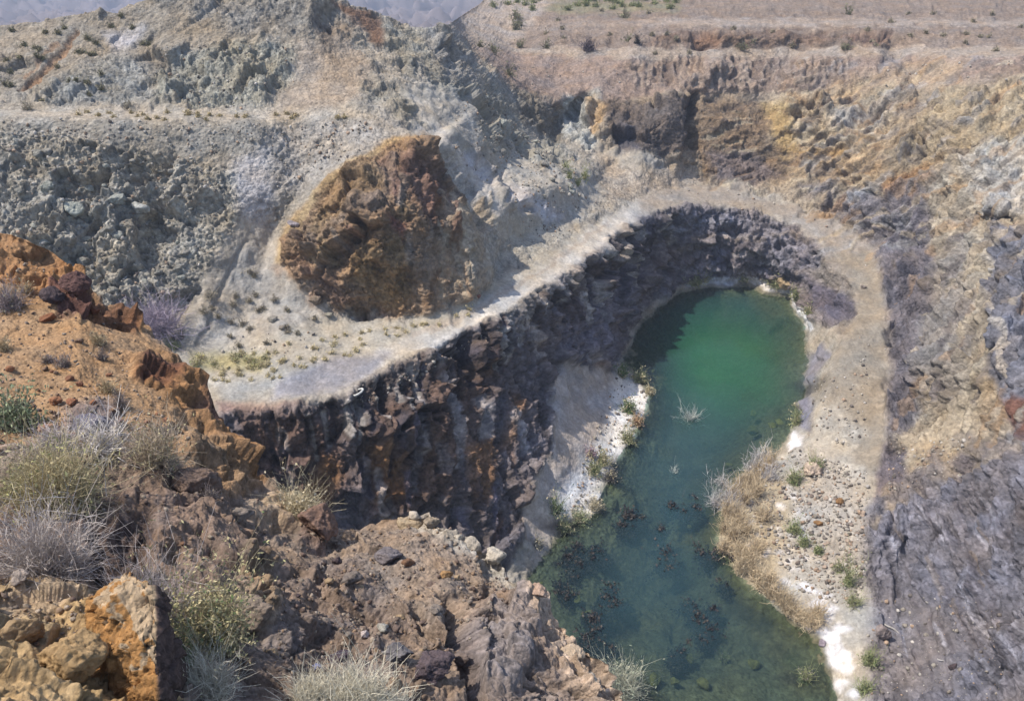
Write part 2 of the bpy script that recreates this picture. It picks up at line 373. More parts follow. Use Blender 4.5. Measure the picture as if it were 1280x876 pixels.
# slope right of the outcrop
A_([(500,110),(560,100),(640,150),(700,190),(760,240),(700,300),(630,300),(600,240),(560,190),(520,170)], rgb(190,181,164), f=12, amp=.16, tal=1, lab=9)
L_([(510,130),(560,190),(610,250),(640,290)], 10, rgb(212,204,194), a=.6)
L_([(590,200),(640,240),(690,270)], 12, rgb(206,202,204), a=.8, amp=.3)
L_([(545,185),(590,240),(608,280)], 6, disp=-.9)
L_([(600,190),(640,235),(662,262)], 5, disp=-.7)
L_([(560,165),(600,200),(630,245)], 5, disp=.8, c=rgb(176,166,146), a=.6)
for q in ([(480,25),(530,40),(520,100),(480,60)], [(520,50),(560,35),(600,80),(585,125),(540,105)], [(590,100),(630,110),(660,170),(640,180),(600,140)], [(590,145),(625,150),(640,200),(605,180)], [(450,110),(500,110),(540,160),(500,150)], [(640,180),(700,170),(720,215),(670,205)]):
    A_(q, rgb(172,166,148), f=7, amp=.65, tal=.1)
A_([(530,45),(560,36),(592,70),(600,110),(560,100)], rgb(168,162,150), f=6, amp=.7)
A_([(425,20),(445,60),(470,90),(430,110),(400,100)], rgb(178,160,138), f=6, amp=.5)
# brown outcrop
OUT = [(532,171),(498,177),(446,206),(402,240),(356,302),(352,325),(384,362),(424,392),(470,398),(520,398),(565,388),(600,358),(604,320),(596,285),(572,240),(546,192)]
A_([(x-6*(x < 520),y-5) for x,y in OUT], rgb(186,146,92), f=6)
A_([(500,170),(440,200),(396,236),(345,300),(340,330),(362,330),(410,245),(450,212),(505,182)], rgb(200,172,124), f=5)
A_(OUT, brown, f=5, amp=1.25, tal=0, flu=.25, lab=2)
for k in range(40):
    x, y = random.uniform(370, 590), random.uniform(200, 385)
    if inside(OUT, x, y): L_([(x, y), (x+random.uniform(-8, 22), y+random.uniform(12, 40))], random.uniform(3, 8), random.choice([rgb(190,156,108), rgb(108,92,84), rgb(150,112,98), rgb(180,164,146), rgb(122,110,106)]), a=.6, disp=random.uniform(-.5, .5))
A_([(520,185),(560,235),(570,290),(540,280),(510,240),(500,200)], rust, f=10, a=.8)
A_([(370,320),(410,340),(440,380),(400,385),(368,345)], rust, f=10, a=.6)
A_([(440,220),(500,200),(480,260),(430,280),(400,290)], rgb(146,128,112), f=10, a=.8)
A_([(440,300),(500,290),(520,370),(480,390),(440,350)], rgb(178,142,92), f=10, a=.8)
A_([(420,225),(460,205),(480,230),(440,260),(400,300),(385,290)], rgb(176,142,96), f=9, a=.7)
A_([(540,320),(590,300),(596,360),(550,388),(530,360)], rgb(188,166,136), f=9, a=.7)
A_([(480,270),(510,275),(500,300)], rgb(150,90,76), f=6, a=.8)
A_([(530,300),(600,280),(610,360),(560,390),(520,395)], rgb(178,150,120), f=12, a=.8, amp=.35, tal=.8)
L_([(545,250),(560,310),(535,380)], 6, rgb(150,110,70), a=.6)
for k in range(34):
    x = random.uniform(548, 612); y = random.uniform(230, 340)
    L_([(x, y), (x+random.uniform(0, 16), y+random.uniform(20, 50)), (x+random.uniform(-6, 22), y+random.uniform(50, 70))], random.uniform(2, 5), random.choice([rgb(204,188,162), rgb(192,174,146), rgb(176,150,120)]), a=.7, amp=.4)
for k in range(26):
    t = random.random(); x = np.interp(t, [0,.5,1], [356,402,470])+random.gauss(0, 5); y = np.interp(t, [0,.5,1], [330,375,400])+random.gauss(0, 4)
    q = random.uniform(4, 12); A_([(x-q, y), (x, y-q*.7), (x+q, y), (x, y+q)], random.choice([rgb(190,180,164), rgb(170,140,112), brown]), f=6, a=.7)
A_([(534,160),(560,190),(590,250),(612,290),(630,330),(606,356),(600,300),(574,242),(546,196)], rgb(200,188,166), f=9, a=.8, amp=.25, tal=.8)
# bench
A_([(215,440),(300,425),(400,400),(520,400),(600,372),(622,350),(700,305),(770,262),(800,250),(800,268),(740,316),(690,348),(640,380),(560,420),(480,455),(430,485),(300,506),(230,500)], rgb(192,182,162), f=7, amp=.06, tal=.25, lab=0)
A_([(620,270),(660,265),(720,290),(680,318),(640,318)], rgb(190,182,164), f=8, amp=.10, tal=.2)
A_([(240,440),(340,445),(330,462),(250,462)], rgb(196,180,116), f=8, a=.8)
L_([(480,446),(540,424),(640,368),(700,330),(760,286),(800,262)], 11, rgb(208,200,186), lab=3, amp=.03, tal=0)
L_([(540,418),(640,362),(700,322),(760,280)], 2.5, rgb(190,176,158), a=.7)
L_([(540,432),(640,378),(695,342),(745,306),(790,268)], 4, rgb(226,218,206), a=.5)
L_([(520,420),(590,388),(640,362)], 4, rgb(196,180,160), a=.7)
A_([(340,478),(420,448),(488,444),(470,468),(420,490),(340,500)], rgb(158,156,160), f=8, amp=.04, lab=3)
A_([(270,480),(340,476),(330,500),(280,504)], rgb(176,174,166), f=8, amp=.05, lab=3)
A_([(268,504),(380,506),(340,530),(280,540)], rgb(170,140,126), f=8, amp=.25)
# -- cliff under the bench
CL = [(270,520),(300,514),(370,508),(430,494),(480,466),(530,444),(580,416),(640,388),(690,355),(735,324),(768,295),(798,275),(840,262),(880,259),(940,265),(990,283),(1022,305),(1038,332),(1066,352),(1072,385),(1050,410),(1010,400),(985,362),(935,350),(880,352),(845,360),(810,380),(785,410),(772,440),(765,464),(733,462),(697,455),(690,500),(688,565),(664,606),(655,650),(640,700),(620,780),(600,900),(200,900),(150,600)]
A_(CL, rgb(132,122,122), f=6, amp=1.25, flu=.25, lab=4)
A_([(300,520),(420,520),(440,600),(400,680),(300,640)], rgb(132,106,94), f=16, flu=.2)
A_([(440,520),(520,470),(620,420),(640,440),(600,520),(560,640),(460,640)], rgb(122,98,84), f=16)
for q in ([(460,560),(500,540),(510,620),(470,630)], [(590,430),(630,410),(640,450),(600,470)], [(580,560),(620,540),(610,620),(590,640)], [(640,490),(652,500),(640,560),(628,560)], [(400,560),(430,580),(410,640),(380,620)]):
    A_(q, rgb(156,110,64), f=9, a=.8)
for l in ([(560,470),(575,540),(570,580)], [(600,500),(610,540)], [(640,520),(660,560)], [(700,370),(690,420)], [(520,500),(530,560)], [(660,400),(672,440)], [(470,590),(480,640)], [(765,360),(755,400)], [(350,540),(356,560)], [(720,420),(742,452)]):
    L_(l, 6, rgb(206,196,190), a=.65)
A_([(700,350),(800,290),(800,340),(760,400),(770,440),(700,440),(680,400)], rgb(142,132,138), f=14, a=.8)
A_([(740,320),(800,270),(880,258),(880,290),(800,300)], rgb(132,126,130), f=12, a=.8)
A_([(850,262),(940,266),(1020,305),(1035,340),(1000,350),(940,345),(870,345)], rgb(150,146,154), f=10, a=.85)
A_([(640,385),(735,320),(790,275),(800,290),(730,350),(650,410)], rgb(190,180,168), f=10, a=.6, flu=.9)
A_([(430,500),(540,444),(640,392),(650,410),(560,450),(470,500),(440,520)], rgb(176,168,160), f=10, a=.6)
for k in range(120):
    t = random.random(); rx = np.interp(t, [0,.2,.4,.6,.8,1], [380,480,580,690,768,840]); ry = np.interp(t, [0,.2,.4,.6,.8,1], [508,468,418,358,298,264])
    l = random.uniform(12, 60); o_ = random.uniform(2, 22); sl = random.uniform(-.05, .25)
    L_([(rx, ry+o_), (rx+l*sl, ry+o_+l)], random.uniform(2, 5), random.choice([rgb(78,72,78), rgb(90,78,76), rgb(200,190,178), rgb(100,84,74)]), a=.75, disp=random.uniform(-.6, .3))
for k in range(90):
    x, y = random.uniform(330, 760), random.uniform(440, 660)
    if not inside(CL, x, y): continue
    l = random.uniform(15, 60)
    L_([(x, y), (x+l*random.uniform(-.1, .3), y+l)], random.uniform(2, 6), random.choice([rgb(92,86,92), rgb(94,84,80), rgb(170,158,154), rgb(140,104,76), rgb(128,122,140)]), a=.6, disp=random.uniform(-.7, .5))
A_([(830,330),(910,320),(1000,340),(980,358),(880,350),(840,358)], rgb(120,116,130), f=10, a=.6)
for k in range(26):
    x = random.uniform(830, 1040); y = random.uniform(275, 345)
    L_([(x, y), (x+random.uniform(20, 45), y-random.uniform(-6, 12))], 3, random.choice([rgb(180,176,180), rgb(96,92,102), rgb(160,146,134)]), a=.6, disp=random.uniform(-.4, .4))
A_([(1035,300),(1060,330),(1075,350),(1085,420),(1050,425),(1040,380),(1020,400),(1005,370)], rgb(156,144,128), f=8, amp=.4, a=.8)
A_([(1010,345),(1060,372),(1075,384),(1040,400),(1012,380)], rgb(112,106,118), f=7, amp=.7)
# beach with scree
A_([(697,455),(733,460),(795,468),(818,492),(802,535),(786,560),(768,585),(760,620),(744,645),(700,662),(670,690),(650,660),(664,606),(685,570),(690,520),(690,480)], rgb(200,188,176), f=6, amp=.10, tal=.7, flu=0, lab=5)
A_([(770,466),(818,488),(804,532),(785,560),(766,585),(758,622),(742,642),(708,652),(690,640),(710,600),(740,560),(762,520)], rgb(250,246,238), f=8, amp=.08, tal=0)  # sunlit strip of the beach, its brightness painted in near white
# -- right shore and ramp
A_([(1035,300),(1095,310),(1108,370),(1114,450),(1110,520),(1100,590),(1060,600),(1005,560),(1000,520),(1030,480),(1050,430),(1075,385),(1062,345)], rgb(162,150,130), f=7, amp=.05, tal=0, lab=3)
A_([(990,500),(1050,500),(1080,540),(1060,575),(1000,560)], rgb(184,176,160), f=10, amp=.12, lab=3)
A_([(1004,440),(1028,432),(1038,440),(1020,470),(1006,500),(1000,470)], rgb(146,144,154), f=6, amp=.35)
A_([(1000,480),(1015,500),(1010,540),(995,530)], rgb(140,138,152), f=6, amp=.35)
A_([(985,548),(1010,545),(1080,585),(1092,620),(1080,680),(1092,740),(1098,900),(1040,900),(1026,802),(962,757),(893,675),(902,630),(925,598),(960,578)], rgb(190,182,166), f=7, amp=.2, lab=5)
A_([(985,550),(1040,570),(1085,620),(1070,700),(1020,720),(1000,640)], rgb(188,178,162), f=12, amp=.28)
A_([(900,630),(940,600),(985,590),(990,650),(970,720),(1000,770),(940,740),(895,680)], rgb(190,172,136), f=10, a=.8)
for k in range(46):
    t = random.random(); x = np.interp(t, [0,.4,1], [1016,1042,1056])+random.gauss(0, 9); y = np.interp(t, [0,.4,1], [738,790,866])+random.gauss(0, 7)
    q = random.uniform(4, 11); A_([(x-q, y), (x, y-q*.6), (x+q, y), (x+q*.3, y+q*.7)], white, f=5, a=.85)
for k in range(30):
    x, y = pick_([(925,610),(1000,600),(1020,730),(980,745),(915,680)]); q = random.uniform(2, 6); A_([(x-q, y), (x, y-q*.6), (x+q, y), (x, y+q*.7)], white, f=4, a=.6)
A_([(990,540),(1004,545),(1000,562),(985,560)], white, f=4)
L_([(860,355),(890,350),(935,350),(985,364),(1003,392),(1009,410)], 4, rgb(235,235,235), a=.9)
A_([(800,247),(862,224),(935,244),(1000,258),(1048,282),(1088,312),(1060,318),(1022,302),(990,279),(940,261),(880,254),(840,257),(800,268)], rgb(172,160,144), f=5, amp=.08, lab=3)
A_([(740,190),(800,215),(862,200),(900,225),(860,235),(800,245),(760,250)], rgb(194,178,156), f=10, amp=.2, tal=.5, lab=1)
A_([(965,348),(985,350),(990,362),(970,362)], rgb(190,164,122), f=4, amp=.8)
RIB = []
# -- far wall
UP = [(590,60),(640,68),(1500,68),(1500,900),(1100,900),(1092,740),(1080,680),(1092,622),(1106,570),(1114,450),(1108,370),(1095,312),(1048,278),(1000,253),(935,238),(862,220),(800,190),(740,180),(690,170),(650,130)]
A_(UP, rgb(180,164,140), f=5, amp=.6, lab=6)
A_([(590,60),(1500,70),(1500,90),(1080,116),(840,116),(700,140),(640,110)], pink, f=6, amp=.2, flu=.3)
A_([(640,110),(700,130),(730,170),(690,180),(650,150)], rgb(140,132,116), f=8, amp=.9)
A_([(780,76),(1060,74),(1050,114),(850,116),(790,108)], rgb(160,140,124), f=5, amp=.1, flu=1.0)
A_([(700,128),(745,112),(760,150),(740,192),(705,170)], rgb(200,200,190), f=6, amp=.9)
A_([(740,120),(760,130),(750,175),(736,165)], rgb(206,166,110), f=5, a=.8)
A_([(755,125),(800,130),(870,120),(866,180),(830,195),(780,185),(758,170)], rgb(120,108,98), f=6, amp=1.0)
A_([(768,165),(795,160),(800,190),(775,190)], rgb(98,98,108), f=6)
L_([(868,120),(862,150),(866,182)], 5, rgb(110,102,96), disp=-1.6)  # cave edge: a groove, with its shade painted along it
A_([(866,124),(960,120),(985,165),(985,220),(940,236),(880,215),(864,190)], rgb(150,128,102), f=8, amp=.75)
A_([(880,190),(940,190),(975,215),(940,238),(895,222)], rgb(132,122,124), f=8, a=.8)
A_([(955,125),(1080,115),(1130,150),(1100,180),(1000,200),(965,175)], rgb(202,184,152), f=10, amp=.7)
A_([(950,132),(990,130),(1000,200),(980,200)], rgb(204,170,104), f=8, a=.8)
A_([(1000,120),(1120,80),(1210,76),(1180,110),(1080,150)], rgb(192,168,134), f=10, a=.7)
A_([(1030,140),(1120,120),(1090,170),(1050,175)], rgb(186,184,180), f=12, a=.7)
A_([(980,190),(1060,180),(1140,160),(1180,120),(1230,140),(1120,230),(1040,240),(985,230)], rgb(176,152,116), f=12, a=.8)
A_([(1000,230),(1090,240),(1150,210),(1120,290),(1090,310),(1050,280)], rgb(136,132,136), f=10, amp=.7)
L_([(1110,235),(1150,205),(1200,160)], 8, rgb(190,140,84), a=.7)
L_([(1000,195),(1060,186),(1090,175)], 5, rgb(200,160,96), a=.8)
A_([(1095,312),(1110,250),(1170,210),(1180,330),(1160,430),(1150,520),(1120,560),(1106,560),(1114,450),(1106,370)], rgb(124,120,128), f=9, amp=.8)
A_([(1160,230),(1230,190),(1240,260),(1240,420),(1225,520),(1150,560),(1150,480),(1170,340)], rgb(178,166,144), f=10, amp=.6, tal=.9)
A_([(1180,440),(1235,410),(1240,500),(1215,520),(1160,540)], rgb(176,158,126), f=20, a=.6)
A_([(1180,110),(1500,60),(1500,200),(1240,200),(1160,210),(1130,190)], rgb(184,166,132), f=12, a=.8)
A_([(1200,190),(1300,170),(1300,260),(1240,262),(1210,240)], rgb(196,190,178), f=10, amp=.6)
A_([(1225,265),(1300,290),(1500,240),(1500,300),(1290,300)], rgb(190,150,110), f=8, a=.6)
A_([(1240,262),(1262,285),(1500,300),(1500,900),(1440,900),(1280,560),(1260,520),(1242,470),(1238,380)], rgb(128,130,142), f=5, amp=.7)
A_([(1150,420),(1178,320),(1205,300),(1212,420),(1190,500),(1150,520)], rgb(146,146,150), f=18, a=.6, amp=.8)
L_([(1236,300),(1238,360),(1256,430),(1262,470)], 3, rgb(206,196,180), a=.7)
A_([(1255,505),(1300,490),(1300,560),(1270,550)], rgb(136,92,74), f=6, amp=.6)
A_([(1120,545),(1225,520),(1232,560),(1190,590),(1140,625),(1100,622)], rgb(196,178,148), f=14, amp=.4)
A_([(1140,560),(1210,560),(1180,600),(1120,610)], rgb(180,154,116), f=16, a=.5)
A_([(1102,560),(1130,560),(1136,600),(1090,640),(1095,600)], rgb(128,118,122), f=6, amp=.8)
A_([(1090,630),(1140,625),(1200,580),(1290,560),(1500,560),(1500,900),(1092,900),(1088,740),(1076,690)], rgb(134,132,142), f=16, amp=.85, flu=.4, lab=6)
for k in range(50):
    t = random.random(); x = np.interp(t, [0,.4,1], [1092,1150,1280])+random.gauss(0, 14); y = np.interp(t, [0,.4,1], [640,600,556])+random.gauss(0, 12); q = random.uniform(5, 16)
    A_([(x-q, y+q*.4), (x, y-q*.7), (x+q, y-q*.2), (x, y+q)], random.choice([rgb(134,130,136), rgb(184,166,138), rgb(112,106,112)]), f=7, a=.75, disp=random.uniform(-.3, .4))
A_([(1100,740),(1180,760),(1200,860),(1090,880)], rgb(136,130,132), f=14, amp=.15, flu=.2)
for k in range(60):
    x = random.uniform(1110, 1275); y = random.uniform(600, 830); l = random.uniform(15, 45)
    L_([(x, y), (x+l*.35, y+l)], random.uniform(1.5, 3), random.choice([rgb(190,190,204), rgb(100,94,100), rgb(100,94,100), rgb(150,134,118)]), a=.55, disp=random.uniform(-.25, .2))
for k in range(70):
    x = random.uniform(1000, 1270); y = random.uniform(90, 330); l = random.uniform(20, 60)
    if y > 330-.5*(x-1000)+120: continue
    L_([(x, y), (x+l, y-l*random.uniform(.3, .8))], random.uniform(2, 4), random.choice([rgb(196,176,140), rgb(140,130,120), rgb(186,146,96), rgb(170,170,168)]), a=.5, disp=random.uniform(-.5, .5))
for k in range(260):
    x = random.uniform(980, 1278); y = random.uniform(80, 560)
    if x < 1110 and y > 290: continue
    sl = np.interp(y, [80, 300, 560], [.45, .9, 2.2]); l = random.uniform(6, 34)
    L_([(x, y), (x+l*.5, y-l*.5*sl+random.uniform(-2,2)), (x+l, y-l*sl)], random.uniform(1.2, 4), random.choice([rgb(206,190,158), rgb(120,114,112), rgb(176,142,102), rgb(160,158,158), rgb(104,98,102), rgb(150,136,116)]), a=.5, disp=random.uniform(-.7, .5))
for k in range(150):
    x = random.uniform(870, 1100); y = random.uniform(118, 240)
    L_([(x, y), (x+random.uniform(8, 26), y+random.uniform(-9, 4))], random.uniform(1.2, 3), random.choice([rgb(206,190,158), rgb(110,100,94), rgb(176,142,102), rgb(96,88,86)]), a=.5, disp=random.uniform(-.6, .4))
# -- plateau
A_([(560,-90),(1500,-90),(1500,66),(640,66),(590,60),(570,30)], rgb(158,140,124), f=4, amp=.3, lab=7)
A_([(640,68),(640,60),(1500,60),(1500,71),(780,74)], rgb(180,164,146), f=3, amp=.06, lab=7)
A_([(790,58),(850,38),(1115,38),(1110,58),(1000,54),(900,58)], rgb(146,122,104), f=3, amp=.8)
A_([(1000,38),(1115,40),(1105,54),(1060,50)], rgb(130,106,92), f=3, disp=-.8)  # undercut, overhang shadow painted into the darker colour
A_([(862,40),(905,42),(900,58),(868,60)], rgb(150,118,96), f=3, disp=-.9)
L_([(905,41),(980,38),(1050,40)], 3, rgb(120,100,88), a=.7, disp=-.9)  # shadow line under the overhang, painted dark along the undercut
for k in range(70):
    x = random.uniform(800, 1060); L_([(x, 76), (x+random.uniform(-2, 3), random.uniform(95, 112))], random.uniform(1, 2.4), random.choice([rgb(120,102,90), rgb(176,158,140)]), a=.5, disp=random.uniform(-.8, .2))
A_([(620,30),(780,28),(800,34),(640,40)], rgb(174,156,138), f=4)
A_([(800,24),(1500,26),(1500,34),(800,32)], rgb(178,162,146), f=3, amp=.1)
A_([(610,0),(850,4),(850,14),(700,16),(620,10)], rgb(150,148,104), f=4, a=.6)
A_([(560,35),(620,-10),(700,-10),(640,60),(600,60)], rgb(186,170,154), f=6)
for x0, x1, y in ((655,800,46),(640,900,55),(700,1000,20),(900,1280,14),(860,1110,60),(660,1280,34)):
    L_([(x0,y),((x0+x1)/2,y+random.uniform(-2,2)),(x1,y)], 1.6, rgb(146,128,112), a=.6, disp=-.3)
# -- lake bed
for k in range(0): pass
A_(SHORE, rgb(126,128,100), f=6, amp=.35, tal=0, flu=0, lab=8)
A_([(893,675),(925,722),(962,757),(995,778),(1026,802),(1040,870),(990,860),(940,800),(890,740),(875,660),(930,610)], rgb(128,120,84), f=14, a=.8)

for k in range(60):
    x, y = random.uniform(670, 1020), random.uniform(480, 860)
    if inside(SHORE, x, y): A_([(x-random.uniform(10,30), y), (x, y-random.uniform(5,16)), (x+random.uniform(10,34), y+random.uniform(-4,4)), (x+4, y+random.uniform(5,16))], random.choice([rgb(72,74,62), rgb(80,74,66), rgb(160,156,112), rgb(96,104,72)]), f=9, a=.75)
# relief
slope = 1-B.nrm.reshape(-1, 3)[:, 2]
d1, r1, e1 = fract(pB*np.array([1, 1, 1.1])+fbm(pB*.3, 2, 5)[:, None]*1.5, 4.2, 1)
d2, r2, e2 = fract(pB+fbm(pB*.9, 2, 6)[:, None]*.6, 1.5, 2)
d3, r3, e3 = fract(pB, .6, 3, 1.3)
d4, r4, e4 = fract(pB*np.array([1, 1, 1.2])+fbm(pB*2, 2, 7)[:, None]*.1, .33, 4, 1.3)
f1 = fbm(pB*.18, 6, 11); f2 = fbm(pB*1.2, 5, 12, .6)
rid = fbm(pB*np.array([.35,.35,.5]), 5, 13, .55, True)
mask = np.clip(.5+2.2*fbm(pB*.13, 4, 14), .08, 1.25)           # outcrops come and go
strk = fbm(pB*np.array([1.1, 1.1, .12]), 4, 15)               # runs down the slope
flut = fbm(pB*np.array([.55, .55, .05]), 4, 16, .55, True)
A = B.amp
disp = A*(.42*d1*mask + .44*d2*(mask*.85+.12) + .30*d3*(mask*.6+.4) + .55*f1 + .40*(rid-.3)) + f2*.10*(A+.25)
disp += B.tal*(strk*.22) + B.flu*((flut-.3)*.9 + strk*.15) + B.disp + .02*f2
def along(f, a, b, k):
    q = f.at_base(*b)-f.at_base(*a); q /= np.linalg.norm(q); return q, k
def wreg(f, poly, fe):
    keep = f.amp.copy(); f.amp[:] = 0; f.area(poly, f=fe, amp=1.0); m = f.amp.copy(); f.amp[:] = keep; return m
B.at_base = lambda x, y: B.P[int((y-np.interp(x, tx, ty))/(896-np.interp(x, tx, ty))*(B.rows-1)), int(np.searchsorted(B.cols, x))]
mR = wreg(B, [(985,125),(1060,105),(1130,75),(1500,60),(1500,560),(1110,560),(1112,430),(1100,310),(1000,250)], 40)
mS = wreg(B, [(1095,630),(1200,580),(1500,540),(1500,900),(1092,900)], 20)
mL = wreg(B, CL, 10)
ribs = np.zeros(len(pB)); rcol = np.zeros(len(pB))
for m_, a_, b_, sc_, amp_ in ((mR, (1010,230), (1150,110), .9, 1.0), (mS, (1150,620), (1190,800), 1.3, .75), (mL, (560,450), (570,640), 1.0, .6)):
    q, _ = along(B, a_, b_, 0); pr = pB-q[None]*(pB@q)[:, None]*(.5 if m_ is mL else .72)
    n_ = fbm(pr*sc_*.55, 6, 17+int(sc_*10), .58, True); s_ = fbm(pr*sc_, 4, 44)
    dd_, rr_, ee_ = fract(pr*1.0+fbm(pB*.4, 2, 45)[:, None]*.8, 1.1, 46+int(amp_*10), 1.2)
    ribs += m_*amp_*((n_-.3)*.40+dd_*.85); rcol += m_*(.30*s_+.22*(rr_[:, 0]-.5)+.12*(n_-.3))
disp += ribs*np.clip(A*1.3, .15, 1)
near_w = np.clip(np.linalg.norm(pB-np.array([0, 0, EYE]), axis=1)/60, .5, 1.6)
disp *= near_w
disp = gblur(disp.reshape(B.P.shape[:2]), .8).ravel()+(.06+A)*.45*d4*near_w+(.3+A)*.05*fbm(pB*5, 3, 18)
F = B.P + (B.nrm.reshape(-1, 3)*disp[:, None]).reshape(B.P.shape)
B.F = F
# tone of each block and stain
cB = B.c.copy()
k1 = A.clip(0, 1)
cB *= (1+.22*(r2[:, :1]-.5)*k1[:, None]+.18*(r1[:, 1:2]-.5)*k1[:, None]+.34*(r3[:, 2:3]-.5)*(.12+k1[:, None]))
stn = fbm(pB*.5, 5, 21); hue = fbm(pB*.25, 4, 22)
cB *= (1+.28*stn[:, None])*(1+np.array([.10, 0, -.14])*np.clip(hue*1.6, -1, 1)[:, None])
cB *= (1+(.30*strk*(B.flu+B.tal*.9))[:, None])
cB *= (1+rcol)[:, None]*(1+.26*(r4[:, :1]-.5)*(.12+k1[:, None]))
big = (r3[:, 0] > .86) & (A < .3)                              # pale stones in the scree
cB[big] *= 1.18
crack = np.clip(1-e2, 0, 1)*k1*.25                             # stained joints
cB *= (1-crack)[:, None]; cB = np.clip(cB, .01, .85)
# back skirt so the hill is closed behind its crest
K = 30; base = F[0]; sk = []; skc = []
for k in range(K, 0, -1):
    t = (k/K)**1.6
    jit = fbm(base*.2+k*.3, 3, 31)[:, None]*2*t
    far = np.clip((base[:, 1:2]-180)/100, 0, 1)
    sk.append(base+np.concatenate([0*far, 60*t+600*t*far, -45*t+20*t*far], 1)+jit*np.array([[0, 0, 1]])); skc.append(cB.reshape(F.shape)[0])
Fx = np.concatenate([np.array(sk), F]); cx = np.concatenate([np.array(skc), cB.reshape(F.shape)])
labB = np.concatenate([np.repeat(B.lab.reshape(F.shape[:2])[:1], K, 0), B.lab.reshape(F.shape[:2])])
obs = mesh_grid('pit', Fx, cx, labB, ['bench','hill','rock_outcrop','road','lower_cliff','lake_shore','upper_cliff','plateau','lake_bed','scree_slope'], [MAT_SOFT, MAT_FAR, MAT_FAR, MAT_SOFT, MAT_FAR, MAT_SOFT, MAT_FAR, MAT_FAR, MAT_FAR, MAT_SOFT])
for o in obs: tag(o, kind='structure')

# ============================================================ distant valley and hills
nx, ny = 700, 500
gx = np.linspace(-1, 1, nx); gy = np.linspace(0, 1, ny)
yy = 170+7000*gy**2.2; XX = gx[None]*(yy[:, None]*1.3+200); YY = np.repeat(yy[:, None], nx, 1)
q = np.stack([XX.ravel(), YY.ravel(), 0*XX.ravel()], -1)
h = fbm(q*.006, 8, 41, .6, True)
zz = -20-.105*np.minimum(q[:, 1]-170, 1400) + (h-.2)*(20+.045*q[:, 1]).clip(0, 160)
hc = rgb(138,126,126)*(1+.9*fbm(q*.02, 6, 42, .65)[:, None]).clip(.4, 2)
q[:, 2] = zz
qq = q.reshape(ny, nx, 3)
o = mesh_grid('hills', qq, hc.reshape(ny, nx, 3), mats=[MAT_HILL])[0]; tag(o, kind='structure')

# ============================================================ water
me_n = 160
xs = np.linspace(-6, 62, 200); ys = np.linspace(28, 118, 260)
# depth of the bed below each point of the surface, from the bed itself
GX, GY = np.meshgrid(xs, ys)
depth = np.zeros(GX.shape)
acc = np.zeros(GX.shape); cnt = np.zeros(GX.shape)
bedm = (F[..., 2] < 3)
bx_ = F[..., 0][bedm]; by_ = F[..., 1][bedm]; bz_ = F[..., 2][bedm]
ii = np.round((by_-28)/(ys[1]-ys[0])).astype(int); jj = np.round((bx_+6)/(xs[1]-xs[0])).astype(int)
ok = (ii >= 0) & (ii < 260) & (jj >= 0) & (jj < 200)
np.add.at(acc, (ii[ok], jj[ok]), -bz_[ok]); np.add.at(cnt, (ii[ok], jj[ok]), 1)
acc = gblur(acc, 1.5); cnt = gblur(cnt, 1.5); depth = np.where(cnt > .01, acc/np.maximum(cnt, .01), 0)
depth = np.clip(depth, -2, 6)
pw = np.stack([GX, GY, 0*GX], -1); pwf = pw.reshape(-1, 3)
dcl = np.clip(depth, 0, 6).ravel()
turb = 1-np.exp(-dcl*.27)
turb = np.clip(turb*.97*(1+.12*fbm(pwf*.12, 3, 51)), 0, .96)
green = np.exp(-(((pwf[:, 0]-29)/11)**2+((pwf[:, 1]-84)/15)**2))
green = np.clip(green*(1.1+.5*fbm(pwf*.08, 3, 52)), 0, 1)[:, None]
wc = rgb(52,94,104)*(1-green)+rgb(40,122,74)*green
wc *= (1+.15*fbm(pwf*.3, 4, 53)[:, None])
MW = bpy.data.materials.new('lake_water'); MW.use_nodes = True; N = MW.node_tree; N.nodes.clear()
out = N.nodes.new('ShaderNodeOutputMaterial'); a1 = N.nodes.new('ShaderNodeAttribute'); a1.attribute_name = 'Col'
a2 = N.nodes.new('ShaderNodeAttribute'); a2.attribute_name = 'turbid'
df = N.nodes.new('ShaderNodeBsdfDiffuse'); N.links.new(a1.outputs['Color'], df.inputs[0])
tr = N.nodes.new('ShaderNodeBsdfTransparent'); tr.inputs[0].default_value = (.70, .80, .76, 1)
mx = N.nodes.new('ShaderNodeMixShader'); N.links.new(a2.outputs['Fac'], mx.inputs[0]); N.links.new(tr.outputs[0], mx.inputs[1]); N.links.new(df.outputs[0], mx.inputs[2])
gl = N.nodes.new('ShaderNodeBsdfGlossy'); gl.inputs['Roughness'].default_value = .04
fr = N.nodes.new('ShaderNodeFresnel'); fr.inputs[0].default_value = 1.33
tc = N.nodes.new('ShaderNodeTexCoord'); nz = N.nodes.new('ShaderNodeTexNoise'); nz.inputs['Scale'].default_value = 3.5; nz.inputs['Detail'].default_value = 4
N.links.new(tc.outputs['Object'], nz.inputs['Vector']); bp = N.nodes.new('ShaderNodeBump'); bp.inputs['Strength'].default_value = .15; bp.inputs['Distance'].default_value = .05
N.links.new(nz.outputs[0], bp.inputs['Height']); N.links.new(bp.outputs[0], gl.inputs['Normal']); N.links.new(bp.outputs[0], fr.inputs['Normal'])
m2 = N.nodes.new('ShaderNodeMixShader'); N.links.new(fr.outputs[0], m2.inputs[0]); N.links.new(mx.outputs[0], m2.inputs[1]); N.links.new(gl.outputs[0], m2.inputs[2])
N.links.new(m2.outputs[0], out.inputs[0])
idx = np.arange(200*260).reshape(260, 200)
fq = np.stack([idx[:-1, :-1], idx[:-1, 1:], idx[1:, 1:], idx[1:, :-1]], -1).reshape(-1, 4)
keep = (depth.ravel()[fq].max(1) > -1.9) | True
wo = raw_mesh('water', pwf, fq[keep], MW, wc, smooth=True)
